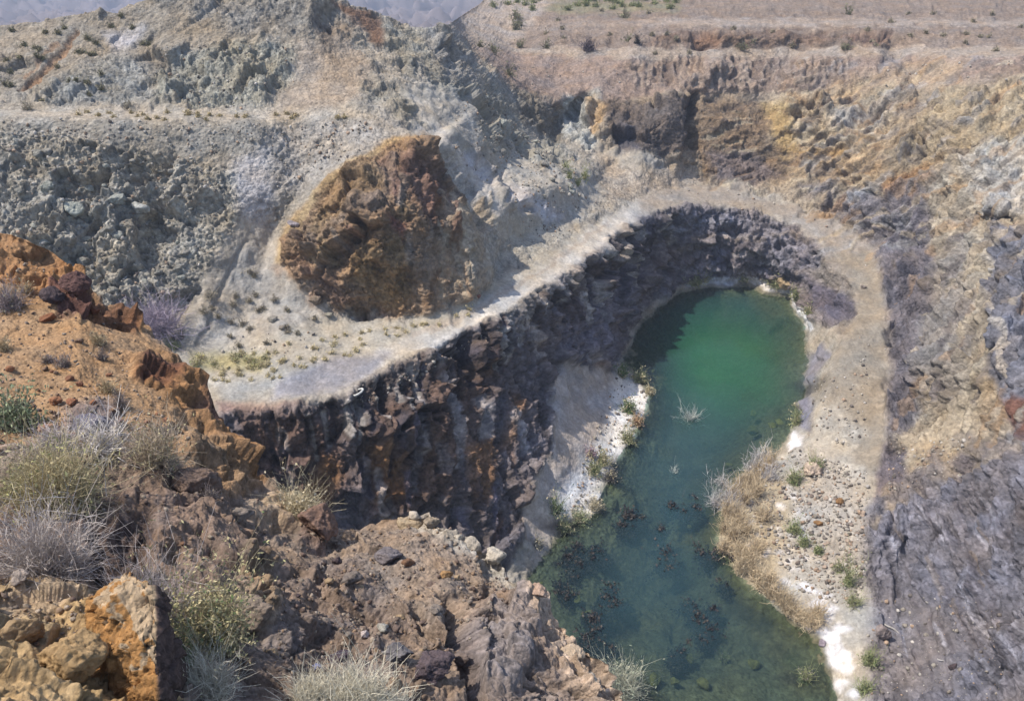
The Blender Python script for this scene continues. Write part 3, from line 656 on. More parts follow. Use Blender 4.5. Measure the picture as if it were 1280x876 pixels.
tb = wo.data.attributes.new('turbid', 'FLOAT', 'POINT'); tb.data.foreach_set('value', turb.astype(np.float32))
tag(wo, kind='structure')

# ============================================================ foreground slope
C = []
Y((-160,250,22),(-160,400,17),(-160,600,10),(-160,900,3.2),
  (0,291,20),(0,400,16.5),(0,500,13),(0,600,10),(0,700,7.4),(0,800,5.2),(0,905,3.8),
  (100,338,19.5),(100,420,16),(100,520,12.5),(100,620,9.6),(100,720,7),(100,820,5.2),(100,905,4.2),
  (170,398,18.5),(200,500,14),(200,600,10.8),(200,700,8),(200,800,6),(200,905,4.6),
  (235,458,17),(282,535,15),(328,603,13.5),(250,560,12.6),(300,640,10.8),(300,700,8.8),(300,800,6.6),(300,905,5),
  (408,662,12.2),(400,740,9),(400,820,7),(400,905,5.4),
  (470,653,12.3),(520,645,12.2),(500,740,9.2),(500,820,7.2),(500,905,5.6),
  (600,690,11),(600,760,9.2),(600,840,7.4),(600,905,6),
  (660,745,9.8),(660,820,8),(700,786,9),(740,826,8.3),(768,872,7.5),(790,905,7.2),(700,905,6.6),(640,730,10.3),(560,800,7.6),(560,700,10.4))
sx = [-170,0,40,100,118,170,235,262,282,305,328,345,380,408,440,470,520,560,600,640,660,700,740,768,790]
sy = [245,291,302,338,365,398,458,500,535,570,603,618,640,660,660,652,643,660,688,728,743,784,824,870,903]
colsA = np.concatenate([np.arange(-155, -8, 4), np.arange(-8, 788, 1.15)])
Af = Field(C, colsA, lambda c: np.interp(c, sx, sy), np.full(len(colsA), 904.0), 640, sig=4)
Af.prep(9, 2.0)
pA = Af.P.reshape(-1, 3)
soil = rgb(190,150,106); dsoil = rgb(160,138,118); tanr = rgb(206,172,120)
Af.c[:] = dsoil; Af.amp[:] = .5
A_ = Af.area; L_ = Af.line
A_([(-170,240),(0,285),(110,330),(250,480),(300,580),(250,590),(180,540),(100,560),(0,560),(-170,560)], soil, f=12, amp=.12)
A_([(0,285),(60,300),(110,340),(108,362),(60,375),(0,350),(-170,330),(-170,230)], rgb(188,136,86), f=6, amp=.6)
A_([(60,365),(115,362),(118,395),(70,392)], rgb(120,84,74), f=5, amp=.8)
A_([(110,365),(175,395),(172,415),(120,400)], rgb(150,106,76), f=6, amp=.8)
A_([(150,440),(235,455),(285,530),(335,605),(310,615),(270,560),(230,520),(170,470)], rgb(182,134,86), f=7, amp=.75)
A_([(235,470),(270,490),(285,530),(262,530),(240,500)], rgb(140,96,78), f=6, a=.8)
A_([(170,455),(220,460),(215,485),(170,475)], rgb(140,94,70), f=6, amp=.8)
A_([(210,530),(270,550),(320,610),(280,640),(230,590)], rgb(176,142,106), f=8, amp=.8)
A_([(-170,600),(60,620),(200,600),(330,640),(340,760),(300,880),(220,800),(130,760),(0,740),(-170,740)], rgb(152,128,110), f=14, amp=.5)
A_([(110,650),(190,640),(190,720),(120,720)], rgb(104,86,76), f=8, amp=.9, disp=-.25)
A_([(350,640),(400,660),(440,660),(520,640),(600,688),(700,786),(660,830),(560,780),(440,760),(340,720)], rgb(168,146,124), f=12, amp=.26)
A_([(300,700),(440,700),(520,780),(480,860),(300,880)], rgb(150,130,114), f=14, amp=.5)
A_([(300,690),(345,700),(340,790),(300,790)], rgb(168,142,112), f=6, amp=.9)
A_([(590,740),(650,742),(700,790),(760,850),(790,910),(600,910),(580,830)], rgb(168,146,128), f=10, amp=.7)
A_([(575,800),(600,760),(660,760),(672,800),(640,870),(590,870)], rgb(156,144,138), f=8, amp=.6, disp=.25)
A_([(640,730),(700,775),(790,880),(790,910),(740,910),(690,820),(650,770)], rgb(208,182,156), f=6, amp=.8)
A_([(500,640),(540,645),(620,690),(660,740),(640,745),(590,700),(520,665)], rgb(196,184,164), f=6, amp=.5)
L_([(560,750),(575,800),(590,860),(600,900)], 9, rgb(112,96,88), a=.6, disp=-.5)
L_([(520,770),(560,800)], 7, disp=-.2)
A_([(-170,730),(20,730),(120,745),(200,800),(235,905),(-170,905)], tanr, f=9, amp=.7)
A_([(100,800),(200,820),(235,905),(80,905)], rgb(204,166,108), f=9, amp=.7)
A_([(0,745),(60,735),(110,750),(70,770),(0,780)], rgb(196,176,152), f=8, a=.7, amp=.4)
A_([(300,640),(360,600),(408,655),(350,665)], rgb(204,172,134), f=8, amp=.5)
A_([(375,655),(412,660),(410,690),(370,682)], rgb(158,126,106), f=5, amp=.6, disp=.15)
L_([(215,690),(206,760),(235,850)], 12, disp=-.12)
A_([(80,505),(150,510),(150,550),(85,550)], rgb(130,124,134), f=10, a=.6, amp=.6)
# relief
a1, q1, g1 = fract(pA*np.array([1, 1, .8])+fbm(pA*1.2, 2, 61)[:, None]*.35, 1.0, 61)
a2, q2, g2 = fract(pA*np.array([1, 1.2, 1])+fbm(pA*3, 2, 62)[:, None]*.15, .38, 62, 1.2)
a3, q3, g3 = fract(pA, .14, 63, 1.3)
a4, q4, g4 = fract(pA, .055, 64, 1.2)
n1 = fbm(pA*.7, 6, 65); n2 = fbm(pA*5, 5, 66, .6)
rdg = fbm(pA*1.4, 5, 67, .55, True)
AA = Af.amp
patch = np.clip(.45+1.5*fbm(pA*1.6, 3, 68), 0, 1.2)
dA = AA*(.46*a1 + .42*a2*(.4+patch) + .30*a3 + .26*n1 + .26*(rdg-.3)) + (.25+AA*.5)*(.5*a3*patch+.7*a4)*.8 + .03*n2 + .10*n1 + Af.disp
nearA = np.clip(np.linalg.norm(pA-np.array([0, 0, EYE]), axis=1)/9, .7, 2)
dA *= nearA**.6
dA = gblur(dA.reshape(Af.P.shape[:2]), .9).ravel()+.008*fbm(pA*22, 3, 76)
FA = Af.P+(Af.nrm.reshape(-1, 3)*dA[:, None]).reshape(Af.P.shape)
Af.F = FA
cA = Af.c.copy(); kk = AA.clip(.1, 1)[:, None]
cA *= (1+.35*(q2[:, :1]-.5)*kk+.3*(q1[:, 1:2]-.5)*kk+.4*(q3[:, 2:3]-.5)*(.3+kk)+.3*(q4[:, :1]-.5))
cA *= (1+.25*fbm(pA*2, 5, 71)[:, None])*(1+np.array([.09, 0, -.13])*np.clip(fbm(pA*1.1, 4, 72)*2, -1, 1)[:, None])
cA *= (1-.3*(1-g2)[:, None]*kk); cA = np.clip(cA, .01, .8)
# the edge turns over and falls away to the pit
base = FA[0]; tg = np.gradient(gblur(base.copy(), 12), axis=0)[:, :2]; tg /= np.linalg.norm(tg, axis=1)[:, None]+1e-9
outw = np.stack([-tg[:, 1], tg[:, 0]], -1); outw = np.where((outw[:, 1] < 0)[:, None], -outw, outw)
K = 60; sk = []; skc = []
for k in range(K, 0, -1):
    t = k/K; hz = 2.8*t; vt = -15*t**1.5-.3*t
    jit = (fbm(base*.8+np.array([0, 0, -k*.12]), 4, 75)*.6*min(1, t*5))[:, None]
    sk.append(base+np.concatenate([outw*(hz+jit), np.full((len(base), 1), vt)], 1)); skc.append(cA.reshape(FA.shape)[0]*.9)
o = mesh_grid('ground', np.concatenate([np.array(sk), FA]), np.concatenate([np.array(skc), cA.reshape(FA.shape)]), mats=[MAT_NEAR])[0]
tag(o, kind='structure')
print('terrain done')

# ============================================================ things: stones
import bmesh
def ico(sub):
    bm = bmesh.new(); bmesh.ops.create_icosphere(bm, subdivisions=sub, radius=1)
    V = np.array([v.co[:] for v in bm.verts]); Fc = np.array([[v.index for v in f.verts] for f in bm.faces]); bm.free(); return V, Fc
ICO = {k: ico(k) for k in (1, 2, 3, 4, 5)}
def rock_shape(seed, sub, flat=.7, rough=1.0):
    r = np.random.default_rng(seed); V, Fc = ICO[sub]; V = V.copy()
    n = V.copy()
    rad = np.full(len(V), 1.0)
    for k in range(13):                                   # planar breaks
        d = r.normal(size=3); d /= np.linalg.norm(d); c = r.uniform(.42, .85)
        t = n@d; rad = np.where(t*rad > c, c/np.maximum(t, .05), rad)
    V = n*rad[:, None]
    if sub >= 3:
        p = V*1.6+seed*3.1
        d1, q, e = fract(p, .55, seed % 97); d2 = fbm(p*2.2, 4, seed % 91)
        V = V+n*(d1*.28*rough+d2*.07*rough)[:, None]
        if sub >= 4:
            d3, q, e = fract(p, .17, seed % 89); V = V+n*(d3*.35*rough+fbm(p*9, 3, 5)*.02)[:, None]
    V *= np.array([1, r.uniform(.6, .95), flat*r.uniform(.8, 1.1)])
    return V, Fc
SH = [rock_shape(100+i, 1) for i in range(10)]
SH2 = [rock_shape(200+i, 2) for i in range(10)]
def rmat(r):
    q = r.normal(size=4); q /= np.linalg.norm(q); w_, x, y, z = q
    return np.array([[1-2*(y*y+z*z), 2*(x*y-z*w_), 2*(x*z+y*w_)], [2*(x*y+z*w_), 1-2*(x*x+z*z), 2*(y*z-x*w_)], [2*(x*z-y*w_), 2*(y*z+x*w_), 1-2*(x*x+y*y)]])
def scatter(name, fld, polys, lo, hi, cols, mat, shp, kind='stuff', label=None, cat=None):
    VV = []; FF = []; CC = []; nv = 0
    r = np.random.default_rng(len(name)*7)
    for poly, n in polys:
        for k in range(n):
            x, y = pick(poly); g = fld.at(x, y)
            sz = lo*(hi/lo)**(random.random()**2.6)
            V, Fc = shp[int(r.integers(len(shp)))]
            V = (V*sz)@rmat(r).T + g + np.array([0, 0, sz*.25])
            c = cols[int(r.integers(len(cols)))]*r.uniform(.75, 1.2)
            VV.append(V); FF.append(Fc+nv); CC.append(np.repeat(c[None], len(V), 0)); nv += len(V)
    o = raw_mesh(name, np.concatenate(VV), np.concatenate(FF), mat, np.concatenate(CC))
    tag(o, label, cat, kind=kind); return o
def px_m(fld, px, py, n):                                  # n pixels at that spot in metres
    g = fld.at(px, py); w_ = g[1]*ct+(EYE-g[2])*st
    return n*w_/FPX
# small stones nobody could count
scatter('scree', Af, [([(0,430),(140,430),(250,560),(200,600),(0,600)], 1300), ([(0,300),(100,345),(180,440),(0,440)], 400), ([(350,665),(540,650),(650,740),(600,800),(560,820),(380,780)], 2200), ([(110,620),(330,620),(350,700),(300,860),(220,720)], 700), ([(0,740),(120,760),(100,820),(0,800)], 300), ([(0,600),(230,600),(220,720),(0,740)], 500), ([(340,720),(500,740),(500,870),(330,870)], 900)],
        .010, .085, [rgb(176,146,116), rgb(150,130,116), rgb(166,150,134), rgb(190,172,150), rgb(134,112,100)], MAT_NEAR, SH, label='loose brown stones and grit scattered over the near slope', cat='stones')
scatter('gravel', B, [([(985,560),(1085,590),(1085,700),(1070,760),(1000,740),(930,640)], 2600), ([(1015,470),(1090,440),(1080,560),(1010,550)], 350), ([(1060,310),(1100,330),(1108,440),(1060,440)], 40), ([(1110,555),(1220,545),(1190,590),(1110,620)], 300), ([(800,240),(930,235),(1050,285),(1030,292),(860,246)], 120), ([(1085,740),(1250,760),(1250,870),(1085,870)], 350),
        ([(650,268),(720,290),(690,310),(650,300)], 120), ([(300,420),(400,412),(380,440),(260,450)], 60), ([(640,130),(760,240),(700,300),(560,190)], 700), ([(0,150),(330,155),(300,200),(150,180),(0,175)], 500), ([(0,180),(240,190),(290,240),(240,370),(150,400),(0,290)], 1500), ([(200,60),(360,50),(370,110),(310,140),(190,130)], 500), ([(340,160),(480,150),(440,200),(340,240)], 350), ([(590,100),(640,150),(740,230),(660,240),(560,150)], 500), ([(770,470),(815,492),(780,560),(750,620),(700,650),(720,600)], 500), ([(440,500),(640,400),(740,335),(700,362),(600,430),(450,512)], 200), ([(600,80),(1270,75),(1270,110),(650,110)], 300)],
        .05, .38, [rgb(206,196,178), rgb(180,170,154), rgb(150,140,130), rgb(204,172,142), rgb(224,216,204)], MAT_FAR, SH, label='pale rubble and gravel spread over the shore, road and slopes', cat='gravel')

def boulder(px, py, wpx, col, label, fld=B, flat=.7, seed=None, name='boulder', cat='boulder', sink=.15, group=None, sub=None, rot=None, mat=None, rough=1.0):
    seed = seed or int(px*3+py*7); m = px_m(fld, px, py, wpx)/2
    V, Fc = rock_shape(seed, sub or (5 if wpx > 40 else 4 if wpx > 14 else 3), flat, rough)
    c = np.array(col)[None]*(1+.3*fbm(V*2.5+seed, 4, 7)[:, None]); c = np.clip(c, .01, .85)
    o = raw_mesh(name, V*m*1.12, Fc, mat or (MAT_NEAR if fld is Af else MAT_FAR), c)
    g = fld.at(px, py); o.location = (g[0], g[1], g[2]+m*flat*(1-sink)*.7); o.rotation_euler = rot or (random.uniform(-.35, .35), random.uniform(-.35, .35), random.uniform(-.6, .6))
    tag(o, label, cat, group); return o
G1 = rgb(170,166,154); BR = rgb(150,112,84); TN = rgb(196,166,126); DK = rgb(98,84,86); PL = rgb(222,212,196)
ORD = ['leftmost']+[w_+' from the left' for w_ in ('second third fourth fifth sixth seventh eighth ninth tenth eleventh twelfth thirteenth fourteenth fifteenth sixteenth seventeenth eighteenth nineteenth twentieth 21st 22nd 23rd 24th 25th 26th 27th 28th 29th 30th 31st 32nd 33rd 34th 35th 36th 37th 38th 39th 40th').split()]
# notable rocks near the camera
for a in [
 (70,384,34,DK,'dark angular rock wedged under the orange crest at the left'),
 (97,376,42,rgb(120,88,82),'reddish black split boulder just below the orange crest at the left'),
 (62,398,24,rgb(160,104,70),'small rust-red rock below the two dark rocks on the orange crest'),
 (118,392,22,rgb(150,96,70),'rust-brown rock right of the dark split boulder on the crest'),
 (118,545,50,rgb(128,124,140),'blue-grey slab sticking out above the dry twigs on the slope'),
 (70,505,18,rgb(188,128,88),'rounded orange stone lying on the bare slope, right of the green shrub'),
 (92,507,16,rgb(176,116,84),'second rounded orange stone on the bare slope, farther from the green shrub'),
 (62,540,28,rgb(196,148,116),'flat pinkish stone beside the foot of the green shrub'),
 (248,615,60,rgb(146,122,106),'grey-brown boulder in the shaded rocks behind the tan grass'),
 (300,648,34,rgb(160,146,132),'grey rounded boulder at the edge of the slope, left of the pale bush'),
 (388,676,58,rgb(150,118,100),'blocky red-brown boulder in front of the pale round bush'),
 (336,728,44,rgb(180,150,114),'upright tan slab left of the brown gravel slope'),
 (312,770,56,rgb(158,140,122),'smooth grey-tan slab beside the yellow-green bush'),
 (438,735,30,rgb(140,128,118),'grey pointed rock in the middle of the brown gravel slope'),
 (420,705,18,DK,'small dark rock on the gravel behind the grey pointed rock'),
 (488,705,34,rgb(134,126,128),'dark grey sloping rock half buried near top of gravel slope'),
 (398,828,17,rgb(140,150,200),'small pale blue stone near the bottom beside a dark purple rock'),
 (424,822,32,rgb(92,78,88),'dark purple rock right of the pale blue stone'),
 (370,818,22,rgb(178,146,110),'tan rounded stone left of the pale blue stone'),
 (455,800,16,rgb(224,206,196),'small whitish stone in the gravel above the dry grass'),
 (478,790,20,rgb(186,184,172),'pale grey-green stone in the gravel above the dry grass'),
 (495,828,46,rgb(124,122,126),'smooth dark grey boulder behind the dry grass at the bottom'),
 (535,850,56,rgb(110,96,100),'dark purple-brown boulder at the bottom right of the dry grass'),
 (508,652,36,rgb(196,172,136),'flat tan rock sitting on the crest against the dark cliff'),
 (543,652,26,rgb(176,158,132),'knobbly tan rock right of the flat tan rock on the crest'),
 (578,672,22,rgb(206,194,172),'pale lumpy rock on the crest above the dark cliff'),
 (612,700,30,rgb(216,204,182),'cream-coloured rock on the crest where the slope drops to the lake'),
 (662,772,26,rgb(206,172,146),'pinkish tipped rock jutting out over the lake'),
 (555,720,20,rgb(196,150,96),'orange-tan stone lying on the gravel slope'),
 (715,815,34,rgb(222,196,164),'cream rock on the sunlit edge above the near shore'),
 (738,845,40,rgb(226,206,180),'pale cracked rock lowest on the sunlit edge above the near shore'),
 (30,800,70,rgb(196,164,120),'cracked tan block at the bottom left corner'),
 (90,835,70,rgb(204,166,112),'layered ochre block left of the orange wedge'),
 (25,745,34,rgb(190,174,160),'grey-white stone below the grey twig bush at left edge'),
 (10,690,26,rgb(120,100,92),'dark stone at the left edge behind the grey twig bush'),
 ]:
    boulder(a[0], a[1], a[2], a[3], a[4], Af)
for k in range(26):
    x, y = pick([(110,560),(300,620),(420,680),(600,720),(560,820),(330,860),(230,700)])
    boulder(x, y, random.uniform(9, 17), random.choice([BR, rgb(134,114,102), TN, DK, rgb(156,144,132)]), 'fist-sized brown stone loose on the near slope', Af, name='stone', cat='stone', group='loose stones on the near slope', sub=3)
for k, (x, y) in enumerate(sorted(pick([(0,430),(120,430),(220,540),(100,560),(0,500)]) for _ in range(26))):
    boulder(x, y, random.uniform(6, 12), random.choice([rgb(176,118,82), rgb(160,110,80), rgb(150,120,96)]), 'small orange stone loose on the bare slope, '+ORD[k], Af, name='stone', cat='stone', group='orange stones on the bare slope', sub=3)
# rocks in the pit
for a in [
 (1015,593,30,rgb(232,206,180),'long pinkish white slab lying in the shore rubble'),
 (1100,796,24,rgb(172,156,150),'squat grey-brown boulder on the grey ground at lower right'),
 (1023,655,12,rgb(190,140,84),'small orange rock in the shore rubble below the white slab'),
 (1050,628,12,rgb(176,130,80),'small ochre rock at the edge of the shore rubble'),
 (982,355,22,rgb(196,168,126),'tan boulder at the far end of the lake among green plants'),
 (598,372,9,rgb(176,120,100),'small red rock on the bench road'),
 (1078,360,10,rgb(220,200,180),'pale rock alone on the bend of the ramp'),
 (410,300+95,10,rgb(176,170,150),'grey rock on the talus below the brown outcrop'),
 (1190,835,14,DK,'black rock lying on the grey ground near bottom right'),
 (92,268,26,rgb(196,200,184),'big pale green block standing out of the left hillside'),
 (150,262,24,rgb(180,184,172),'pale block right of the big pale green block on the left hillside'),
 (176,270,24,rgb(200,200,190),'whitish block rightmost of the pale blocks on the left hillside'),
 (60,245,22,rgb(176,180,166),'grey-green block left of the big pale green block'),
 (364,280,16,rgb(176,166,170),'grey knob at the left foot of the brown outcrop'),
 (340,402,13,rgb(170,164,150),'grey rock on the talus fan left of the brown outcrop'),
 (352,412,11,rgb(166,156,140),'smaller grey rock on the talus fan just below its neighbour'),
 (395,378,20,rgb(160,140,118),'tan rock at the lower left foot of the brown outcrop'),
 (1028,806,12,rgb(176,160,170),'white-capped rock standing in the shallows at lower right'),
 (1010,786,9,rgb(200,196,200),'small white-crusted rock in the shallows'),
 ]:
    boulder(a[0], a[1], a[2], a[3], a[4], B)
for k in range(90):
    poly = random.choice([[(0,180),(220,190),(280,250),(230,370),(120,380),(0,290)]]*3+[[(600,110),(650,160),(740,240),(690,270),(600,180)]])
    x, y = pick(poly)
    boulder(x, y, random.uniform(7, 16), random.choice([G1, rgb(184,186,172), rgb(160,158,146)]), 'grey-green block on the left hill, one of many', B, name='rock', cat='rock', group='grey-green blocks on the hill', sub=3, sink=.5)
for k in range(60):
    x, y = pick([(985,600),(1080,600),(1080,700),(1060,740),(960,700)])
    boulder(x, y, random.uniform(5, 9), random.choice([PL, rgb(206,180,156), rgb(170,150,134)]), 'pale cobble in the right shore rubble, one of many', B, name='rock', cat='rock', group='cobbles on the right shore', sub=2)
# rocks under the surface
def under(px, py, wpx, col, label, group=None):
    w_ = wz(px, py, -.35); p = pos(px, py, w_); m = wpx*w_/FPX/2
    V, Fc = rock_shape(int(px+py), 3, .6); o = raw_mesh('sunken_rock', V*m*1.1, Fc, MAT_FAR, np.repeat(np.array(col)[None], len(V), 0))
    o.location = p-np.array([0, 0, m*.25]); o.rotation_euler = (0, 0, random.uniform(0, 3)); tag(o, label, 'sunken rock', group)
OL = rgb(176,170,96)
for a in [(943,537,20,'largest yellow-green rock under the water near the right shore'),(911,580,15,'rounded yellow-green rock under the water off the right reeds'),(966,530,12,'dull sunken rock between the largest one and the right shore'),(975,527,14,'sunken rock close against the right shore'),(942,515,12,'long sunken rock above the largest yellow-green one'),(942,828,18,'grey-green rock under the shallow water at the bottom right'),(722,748,14,'round yellowish rock under the near left water'),(674,728,14,'pale orange rock at the foot of the dark cliff in water'),(735,765,18,'dull green rock under the near left water'),(862,820,18,'large dim rock under the water near the bottom shore'),(880,852,20,'pale green rock in the bottom shallows'),(820,848,22,'brown rock at the waterline beside the near shore bush'),(845,850,16,'pale green rock right of the brown waterline rock'),(862,657,8,'tiny pale rock just under the middle of the lake'),(815,463,12,'yellowish rock under the green water beside the beach tip')]:
    under(a[0], a[1], a[2], OL*random.uniform(.7, 1.0), a[3])
# orange wedge in the left corner
bm = bmesh.new()
for a in [(152,717,8.5),(116,747,8.3),(192,729,8.0),(150,742,7.9),(122,764,7.9),(118,806,7.8),(160,838,7.5),(197,836,7.45),(229,852,7.8),(201,768,8.1),(214,800,8.5),(135,850,8.6),(190,745,8.5),(200,880,7.4),(120,880,7.7),(230,885,7.8),(170,790,7.62)]:
    bm.verts.new(pos(a[0], a[1], a[2]))
bmesh.ops.convex_hull(bm, input=bm.verts)
for v in [v for v in bm.verts if not v.link_faces]: bm.verts.remove(v)
bmesh.ops.triangulate(bm, faces=bm.faces)
for k in range(6): bmesh.ops.subdivide_edges(bm, edges=[e for e in bm.edges if e.calc_length() > .02], cuts=1, use_grid_fill=True); bmesh.ops.triangulate(bm, faces=bm.faces)
bm.normal_update(); bm.verts.index_update()
V = np.array([v.co[:] for v in bm.verts]); Nn = np.array([v.normal[:] for v in bm.verts]); Fc = np.array([[v.index for v in f.verts] for f in bm.faces]); bm.free()
b1, qb, eb = fract(V, .30, 401); b2, qb2, eb2 = fract(V*np.array([1.6, 1, .7]), .09, 402)
fl = fbm(V*np.array([9, 9, 1.5]), 4, 403)
V2 = V+Nn*(b1*.42+b2*.45+fl*.035)[:, None]
cc = np.where((Nn[:, 2:3]+.35*fbm(V*6, 4, 405)[:, None] > .8), rgb(204,176,138), np.where(Nn[:, :1] > .45, rgb(112,92,84), rgb(200,144,80)))  # right-facing side painted dark as in shade, upward faces paler as lit
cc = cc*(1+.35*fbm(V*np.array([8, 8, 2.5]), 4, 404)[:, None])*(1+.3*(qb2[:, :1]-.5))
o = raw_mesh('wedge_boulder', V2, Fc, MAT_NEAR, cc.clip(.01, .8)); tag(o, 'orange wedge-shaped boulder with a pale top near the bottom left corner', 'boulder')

# ============================================================ plants
def ribbons(base, dirs, L, w_, r, curve=.32, wig=.45, seg=4):
    n = len(L); t = np.linspace(0, 1, seg+1)
    side = np.cross(dirs, r.normal(size=(n, 3))); side /= np.linalg.norm(side, axis=1)[:, None]+1e-9
    bend = r.normal(size=(n, 3))*curve; pts = []
    for k, tt in enumerate(t):
        p = base+dirs*(L*tt)[:, None]+bend*(L*tt*tt)[:, None]+r.normal(size=(n, 3))*(L*wig*.25*tt)[:, None]
        pts.append(p)
    P = np.array(pts); Wd = (w_*(1-.75*t))[:, None, None]*side[None]
    V = np.stack([P-Wd, P+Wd], 2)                      # seg+1, n, 2, 3
    V = V.transpose(1, 0, 2, 3).reshape(-1, 3)
    k = np.arange(n)[:, None]*2*(seg+1)+np.arange(seg)[None]*2
    Fq = np.stack([k, k+1, k+3, k+2], -1).reshape(-1, 4)
    return V, Fq, P
def shrub_parts(seed, rad, h, nst, sw, nlf, ls, sc, lcs, spread=.9, sub=2, up=0.0, side_leaf=.35):
    r = np.random.default_rng(seed)
    th = r.uniform(0, 2*np.pi, nst); el = np.clip(np.abs(r.normal(0, spread, nst)), 0, 1.45)
    d = np.stack([np.sin(el)*np.cos(th), np.sin(el)*np.sin(th), np.cos(el)+up], -1); d /= np.linalg.norm(d, axis=1)[:, None]
    R_ = 1/np.sqrt((d[:, 0]**2+d[:, 1]**2)/rad**2+d[:, 2]**2/h**2)
    L = R_*r.uniform(.35, 1.12, nst)*(1+.35*fbm(d*1.7+seed, 2, 9))
    base = r.normal(size=(nst, 3))*np.array([rad*.2, rad*.2, 0])
    V, Fq, P = ribbons(base, d, L, sw, r)
    VV = [V]; FF = [Fq]; tips = P
    for s_ in range(sub):
        i = r.integers(0, nst, nst); k = r.integers(1, 4, nst); b = P[k, i]
        dd = d[i]+r.normal(size=(nst, 3))*.6; dd /= np.linalg.norm(dd, axis=1)[:, None]
        V, Fq, P2 = ribbons(b, dd, L[i]*r.uniform(.25, .5, nst), sw*.6, r, seg=3)
        VV.append(V); FF.append(Fq+sum(len(v) for v in VV[:-1])); tips = np.concatenate([tips[-3:], P2[-3:]], 1)
    V = np.concatenate(VV); Fq = np.concatenate(FF)
    c = np.repeat((np.array(sc)[None]*PB*r.uniform(.7, 1.25, (len(V)//2, 1))), 2, 0)
    leaf = None
    if nlf:
        k = r.integers(0, tips.shape[0], nlf); i = r.integers(0, tips.shape[1], nlf)
        ctr = tips[k, i]+r.normal(size=(nlf, 3))*ls*.9
        a = r.normal(size=(nlf, 3)); a[:, 2] += .8; a /= np.linalg.norm(a, axis=1)[:, None]; b = np.cross(a, r.normal(size=(nlf, 3))); b /= np.linalg.norm(b, axis=1)[:, None]
        s_ = ls*r.uniform(.5, 1.3, (nlf, 1))
        LV = np.stack([ctr-a*s_, ctr+b*s_*side_leaf, ctr+a*s_, ctr-b*s_*side_leaf], 1).reshape(-1, 3)
        LF = np.arange(nlf*4).reshape(-1, 4)
        zone = (fbm(ctr/rad*1.3+seed, 2, 3) > 0).astype(int)
        lc = np.array(lcs); pickc = np.where(r.random(nlf) < .75, zone % len(lc), r.integers(0, len(lc), nlf))
        LC = np.repeat(lc[pickc]*1.25*r.uniform(.7, 1.3, (nlf, 1)), 4, 0); leaf = (LV, LF, LC)
    return (V, Fq, c), leaf
def place_shrub(px, py, wpx, hpx, label, fld=B, nst=120, swpx=.9, nlf=600, lpx=2.2, sc=rgb(150,140,130), lcs=(rgb(150,150,90),), spread=.9, name='shrub', cat='shrub', group=None, sub=2, up=0., parts=True, z=None, side_leaf=.35):
    if z is None: g = fld.at(px, py)
    else: g = pos(px, py, wz(px, py, z))
    m = (g[1]*ct+(EYE-g[2])*st)/FPX
    st_, lf = shrub_parts(int(px*13+py*5), wpx/2*m, hpx*m, nst, swpx*m*.5, nlf, lpx*m, sc, lcs, spread, sub, up, side_leaf)
    g = np.array(g)-np.array([0, 0, .02])
    if parts and lf:
        root = bpy.data.objects.new(name, None); root.empty_display_size = .1; COL.objects.link(root); root.location = g
        raw_mesh('stems', st_[0], st_[1], MAT_PLANT, st_[2], parent=root); raw_mesh('foliage', lf[0], lf[1], MAT_PLANT, lf[2], parent=root); o = root
    else:
        V, Fq, c = st_
        if lf: V = np.concatenate([V, lf[0]]); Fq = np.concatenate([Fq, lf[1]+len(c)]); c = np.concatenate([c, lf[2]])
        o = raw_mesh(name, V, Fq, MAT_PLANT, c); o.location = g
    tag(o, label, cat, group); return o
STR = rgb(206,192,150); GRN = rgb(112,140,76); GRY = rgb(190,180,172); YEL = rgb(206,196,120); WHT = rgb(214,212,220); OLV = rgb(150,156,104)
A_sh = dict(fld=Af)
place_shrub(22,532,60,48,'rounded green shrub at the left edge of the orange slope', nst=260, nlf=3000, lpx=3.2, sc=rgb(150,140,126), lcs=(rgb(136,156,112),rgb(156,168,124)), **A_sh)
place_shrub(74,628,124,88,'large straw-coloured grass bush, greener at its lower left', nst=1500, swpx=1.0, nlf=2200, lpx=3, sc=rgb(196,182,138), lcs=(rgb(206,192,138),rgb(186,184,116)), spread=.75, **A_sh)
place_shrub(30,624,50,45,'green tuft at the lower left of the straw-coloured bush', nst=260, nlf=900, lpx=2.6, sc=rgb(150,150,96), lcs=(rgb(130,146,84),rgb(160,164,104)), spread=.6, **A_sh)
place_shrub(62,722,126,98,'big leafless grey twig bush below the straw-coloured bush', nst=950, swpx=1.3, nlf=300, lpx=2.2, sc=GRY, lcs=(rgb(150,120,100),rgb(170,160,150)), spread=.95, sub=3, **A_sh)
place_shrub(190,594,80,58,'pale tan bush right of the white bare twigs', nst=700, nlf=1300, lpx=2.4, sc=rgb(190,174,150), lcs=(rgb(206,192,140),rgb(190,180,130)), spread=.8, **A_sh)
place_shrub(208,592,20,26,'bright green tuft in front of the pale tan bush', nst=120, nlf=400, lpx=2, sc=rgb(120,140,80), lcs=(rgb(104,140,66),), spread=.4, **A_sh)
place_shrub(128,572,84,52,'bare white twigs beside the blue-grey slab', nst=240, swpx=1.6, nlf=0, sc=rgb(216,210,204), spread=.9, sub=2, parts=False, name='dead_shrub', **A_sh)
place_shrub(70,566,90,30,'low lilac-grey twigs behind the straw-coloured bush', nst=400, swpx=1.1, nlf=0, sc=rgb(196,186,184), spread=1.0, sub=2, parts=False, name='dead_shrub', **A_sh)
place_shrub(212,772,60,112,'tall grey broom of straight stems behind the orange wedge', nst=700, swpx=1.1, nlf=60, lpx=1.5, sc=rgb(176,168,166), lcs=(rgb(170,150,130),), spread=.28, sub=1, up=.8, **A_sh)
